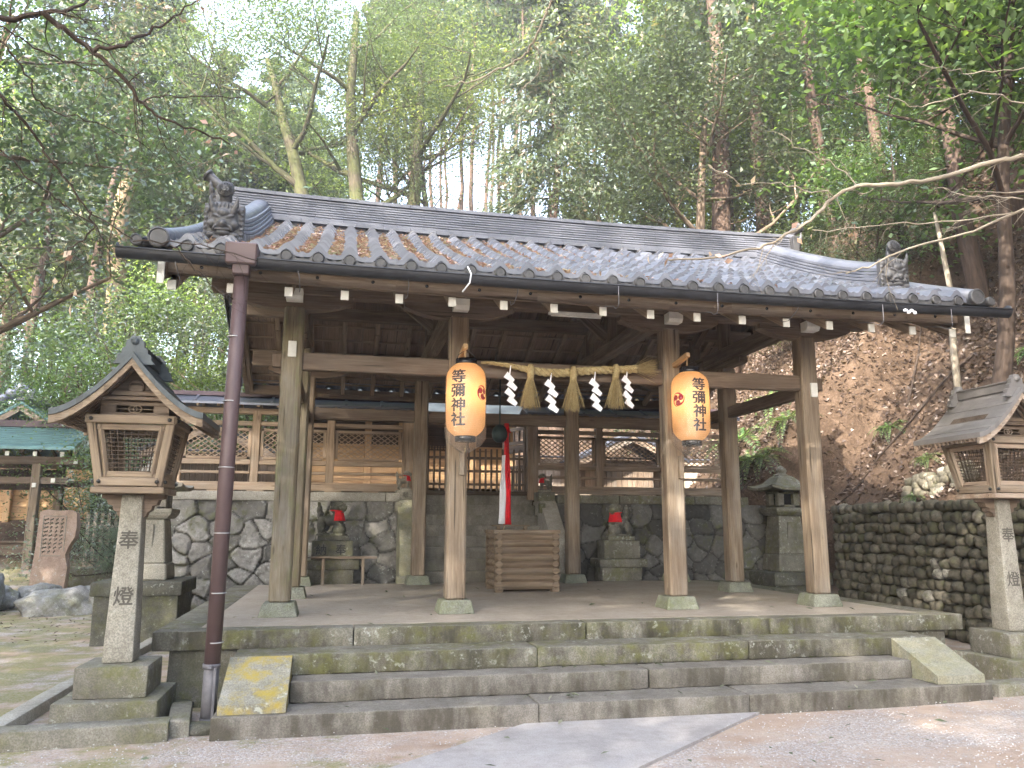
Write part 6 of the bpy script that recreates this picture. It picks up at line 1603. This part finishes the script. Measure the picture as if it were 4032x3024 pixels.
def bare_tree(lab, base, top, r, names, mat, r0s, tw, tl, leafs):
    k = thing('bare_tree', lab, 'tree', (base[0], base[1], 0)); rn = random.Random(len(names))
    b = MB(); base, top = Vector(base), Vector(top)
    b.tube([base + Vector((0, 0, -.3)), base.lerp(top, .4) + Vector((.1, 0, 0)), top, top + Vector((.1, .3, 3))], [r, r * .8, r * .6, r * .3], 10); b.build('trunk', 'bark', k)
    for nme, r0 in zip(names, r0s):
        pts = [Vector(p) for p in LIMB[nme]]
        b = MB()
        if nme in ROOTED:
            s = top.lerp(base, .05 * (hash(nme[-1]) % 1)); s = Vector((top.x, top.y, max(2.6, min(pts[0].z + .2, top.z)))); pts = [s, s.lerp(pts[0], .5) + Vector((0, 0, .12))] + pts
        bare(b, pts, r0, max(.004, r0 * .3), rn, tw, tl); b.build('branch', mat, k)
    C = np.array([p for nme in leafs for p in LIMB[nme][-2:] for _ in range(4)]) + RNG.normal(size=(len(leafs) * 8, 3)) * .07
    quads('withered_leaves', leaf_quads(C, .09, .05, -.2), 'roof_litter', k)
ROOTED = set('ADEGJ') | {'R1', 'R2', 'R3', 'R5', 'R6', 'R7'}
bare_tree('bare tree with thin dark branches hanging across the upper left of the picture', (-7.2, -2.6, 0), (-6.9, -2.6, 6.0), .22, ('A', 'B', 'C', 'D', 'E', 'F', 'G', 'H', 'I', 'J', 'K', 'L'), 'twig_dark', (.030, .022, .018, .009, .016, .008, .010, .007, .005, .009, .006, .006), 9, .45, ('C', 'F', 'B'))
bare_tree('bare tree with pale branches reaching in from the right over the roof', (5.6, -3.2, 0), (5.5, -3.0, 5.2), .20, ('R1', 'R2', 'R3', 'R4', 'R5', 'R6', 'R7', 'R8', 'R9', 'TOP', 'TOPB'), 'twig_pale', (.028, .020, .009, .008, .009, .009,  .011, .007, .007, .018, .005), 9, .42, ('R1', 'R8', 'R5'))
# ------------------------------------------------------------------ ferns, litter, gravel, sticks
def fern(label):
    root = thing('fern', label, 'fern', (0, 0, 0), 'ferns on the bank at the right'); rn = random.Random(3); P = []; b = MB()
    for k in range(17):
        a = rn.uniform(0, 6.28); L = rn.uniform(.6, 1.05); e = rn.uniform(.5, 1.1); d = Vector((math.cos(a), math.sin(a), 0)); pts = []
        for i in range(15):
            t = i / 14; pts.append(d * (L * t) + Vector((0, 0, L * (e * t - 1.05 * t * t))))
        b.tube(pts, [.006 * (1 - .8 * i / 14) for i in range(15)], 4, cap=False)
        sd = Vector((-d.y, d.x, 0))
        for i in range(2, 15):
            t = i / 14; l = .16 * math.sin(math.pi * min(1, .12 + t * .92)) ** .8 * L; w = .030; tg = (pts[i] - pts[i - 1]).normalized()
            for h in (0, .5):
                o = pts[i] + tg * h * L / 14
                for s in (-1, 1):
                    v = sd * s * .92 + tg * .38 + Vector((0, 0, -.12)); P.append([o - tg * w * .4, o + v * l * .6 - tg * w * .35, o + v * l, o + v * l * .55 + tg * w * .45])
    b.build('stem', 'twig_dark', root); quads('fronds', np.array([[tuple(q) for q in f] for f in P]), 'fern', root); return root
F0 = fern('large arching fern on the bank seen between the right posts'); first = True
for x, y, sc, lab in ((5.75, 6.3, 1.1, None), (6.1, 7.4, 1.2, 'fern high on the bank behind the right tie beam'), (5.7, 5.75, .8, 'low fern above the drain pipe'), (6.35, 5.9, .95, 'fern behind the dark stone lantern roof'), (6.9, 7.2, 1.1, 'fern near the top of the bank between the posts'), (7.7, 4.6, .55, 'small fern by the right front post on the slope'), (7.3, 3.2, .4, 'tiny fern in the litter over the cobble wall'), (8.6, 2.0, .7, 'fern beside the roof of the right lantern'), (6.75, 2.9, .35, 'little fern near the edge of the cobble wall')):
    r = F0 if first else clone(F0, lab, 'ferns on the bank at the right'); first = False
    r.location = (x, y, ground_z(x, y) + .02); r.scale = (sc,) * 3; r.rotation_euler = (0, -.35, 0)
def scatter(n, x0, x1, y0, y1, f=None):
    X, Y = RNG.uniform(x0, x1, n), RNG.uniform(y0, y1, n); out = []
    for x, y in zip(X, Y):
        if f is None or f(x, y): out.append((x, y, ground_z(x, y) + .015 + RNG.random() * .03))
    return np.array(out)
C = scatter(60000, 5.2, 13.5, -5, 13, lambda x, y: (x > 6.2 or y > 5.0) and noise.noise((x * .6, y * .6, 9)) > RNG.uniform(-.75, .15))
tag(quads('leaf_litter', leaf_quads(C, .115, .05, .2), 'litter'), 'brown dead leaves covering the bank on the right', 'leaf litter', kind='stuff')
C = scatter(2600, -16, -5.2, 3, 16); 
tag(quads('yard_litter', leaf_quads(C, .08, .03, 1.5), 'litter'), 'scattered brown leaves on the mossy yard at the left', 'leaf litter', kind='stuff')
def peb(x, y): return noise.noise((x * .7 + 3, y * 1.1, 2)) + .25 * noise.noise((x * 3, y * 3, 5)) > RNG.uniform(-.35, .55) and not (-4.2 < x < 1.0 and abs((x - (-.98 + (y + 2.155) * 1.16)) - 1.0) < 1.0 and x < 1.0 + (y + 2.155) * 1.23 and x > -.99 + (y + 2.155) * 1.15)
P = scatter(15000, -6.5, 4.5, -5.6, -2.16, peb); n = len(P); P[:, 2] -= .016
P2 = leaf_quads(P, .016, .015, 2.5)
ctr = P2.mean(1, keepdims=True); P2[:, :, 2] = ctr[:, :, 2] + .001; ap = ctr[:, 0].copy(); ap[:, 2] += .006
Q = np.concatenate([np.stack([P2[:, i], P2[:, (i + 1) % 4], ap, ap], 1) for i in range(4)]); 
M['gravel'] = leaf_mat('pale_gravel', G((0, (.28, .27, .27)), (.5, (.48, .47, .47)), (1, (.70, .69, .68))), 0, .02, .6)
tag(quads('gravel', Q, 'gravel', rnd=np.tile(RNG.random(n), 4)), 'loose pale gravel drifted over the forecourt', 'gravel', kind='stuff')
tread = [(x, y, z + .01) for x, y, z in [(RNG.uniform(-3.2, 3.3), RNG.uniform(-2.1, -1.83), .165) for _ in range(16)] + [(RNG.uniform(-2.6, 2.7), RNG.uniform(-1.75, -1.53), .33) for _ in range(12)] + [(RNG.uniform(-3.8, 3.8), RNG.uniform(-1.0, 4.0), .65) for _ in range(34)] + [(RNG.uniform(-4, 3.4), RNG.uniform(-4, -2.2), .035) for _ in range(40)] + [(-.55 + RNG.normal() * .05, -2.0 + RNG.normal() * .03, .175) for _ in range(7)] + [(3.0 + RNG.normal() * .07, -2.02 + RNG.normal() * .03, .175) for _ in range(8)]]
tag(quads('stray_leaves', leaf_quads(np.array(tread), .085, .03, 2.0), 'green_litter'), 'stray green and brown leaves on the steps, paving and platform', 'fallen leaves', kind='stuff')
for i, (x, y, L, a, lab) in enumerate(((7.6, 4.2, 2.6, 2.6, 'long fallen branch lying across the leafy slope'), (7.0, 1.6, 1.4, 1.9, 'short fallen stick above the cobble wall'), (8.8, 5.0, 2.0, .6, 'fallen branch high on the slope'), (7.4, -.4, 1.2, 2.3, 'bare stick leaning over the cobbles near the right lantern'))):
    b = MB(); pts = []
    for k in range(7):
        px, py = x + math.cos(a) * L * (k / 6 - .5) + .05 * math.sin(k * 2), y + math.sin(a) * L * (k / 6 - .5); pts.append((px, py, ground_z(px, py) + .06 + .04 * math.sin(k)))
    b.tube(pts, [.028 - .003 * k for k in range(7)], 6); tag(b.build('fallen_branch', 'twig_pale' if i % 2 else 'twig_dark'), lab, 'branch')
x, y = 8.05, 3.2; z = ground_z(x, y)
b = MB(); b.tube([(x, y, z - .2), (x - .03, y, z + 1.0), (x + .02, y, z + 2.2), (x - .15, y, z + 3.6)], [.07, .06, .05, .03], 9); tag(b.build('pale_sapling', 'twig_pale'), 'pale sapling trunk standing on the slope above the right lantern', 'tree')
# a leafy shrub beside the stele
r = clone(protoU[1], 'dark-leaved shrub growing between the stele and the stone pedestal'); swap(r, 'leaf_dark'); r.location = (-6.95, 9.7, .3); r.scale = (.17, .17, .24)
r = clone(protoU[2], 'small green seedling in the gap behind the downpipe'); swap(r, 'leaf_blue'); r.location = (-3.78, -.95, .05); r.scale = (.035, .035, .045)
# ------------------------------------------------------------------ the damp air of the wood
b = MB(); b.box((0, 30, 17.0), (140, 100, 39), 0)
hm = bpy.data.materials.new('damp_air'); hm.use_nodes = True; t_ = hm.node_tree; t_.nodes.clear()
o_ = t_.nodes.new('ShaderNodeOutputMaterial'); v_ = t_.nodes.new('ShaderNodeVolumePrincipled')
v_.inputs['Color'].default_value = (.93, .95, .97, 1); v_.inputs['Density'].default_value = .0018; v_.inputs['Anisotropy'].default_value = .3
t_.links.new(v_.outputs[0], o_.inputs['Volume'])
M['haze'] = hm; hz_ = b.build('haze', 'haze'); hz_['kind'] = 'stuff'
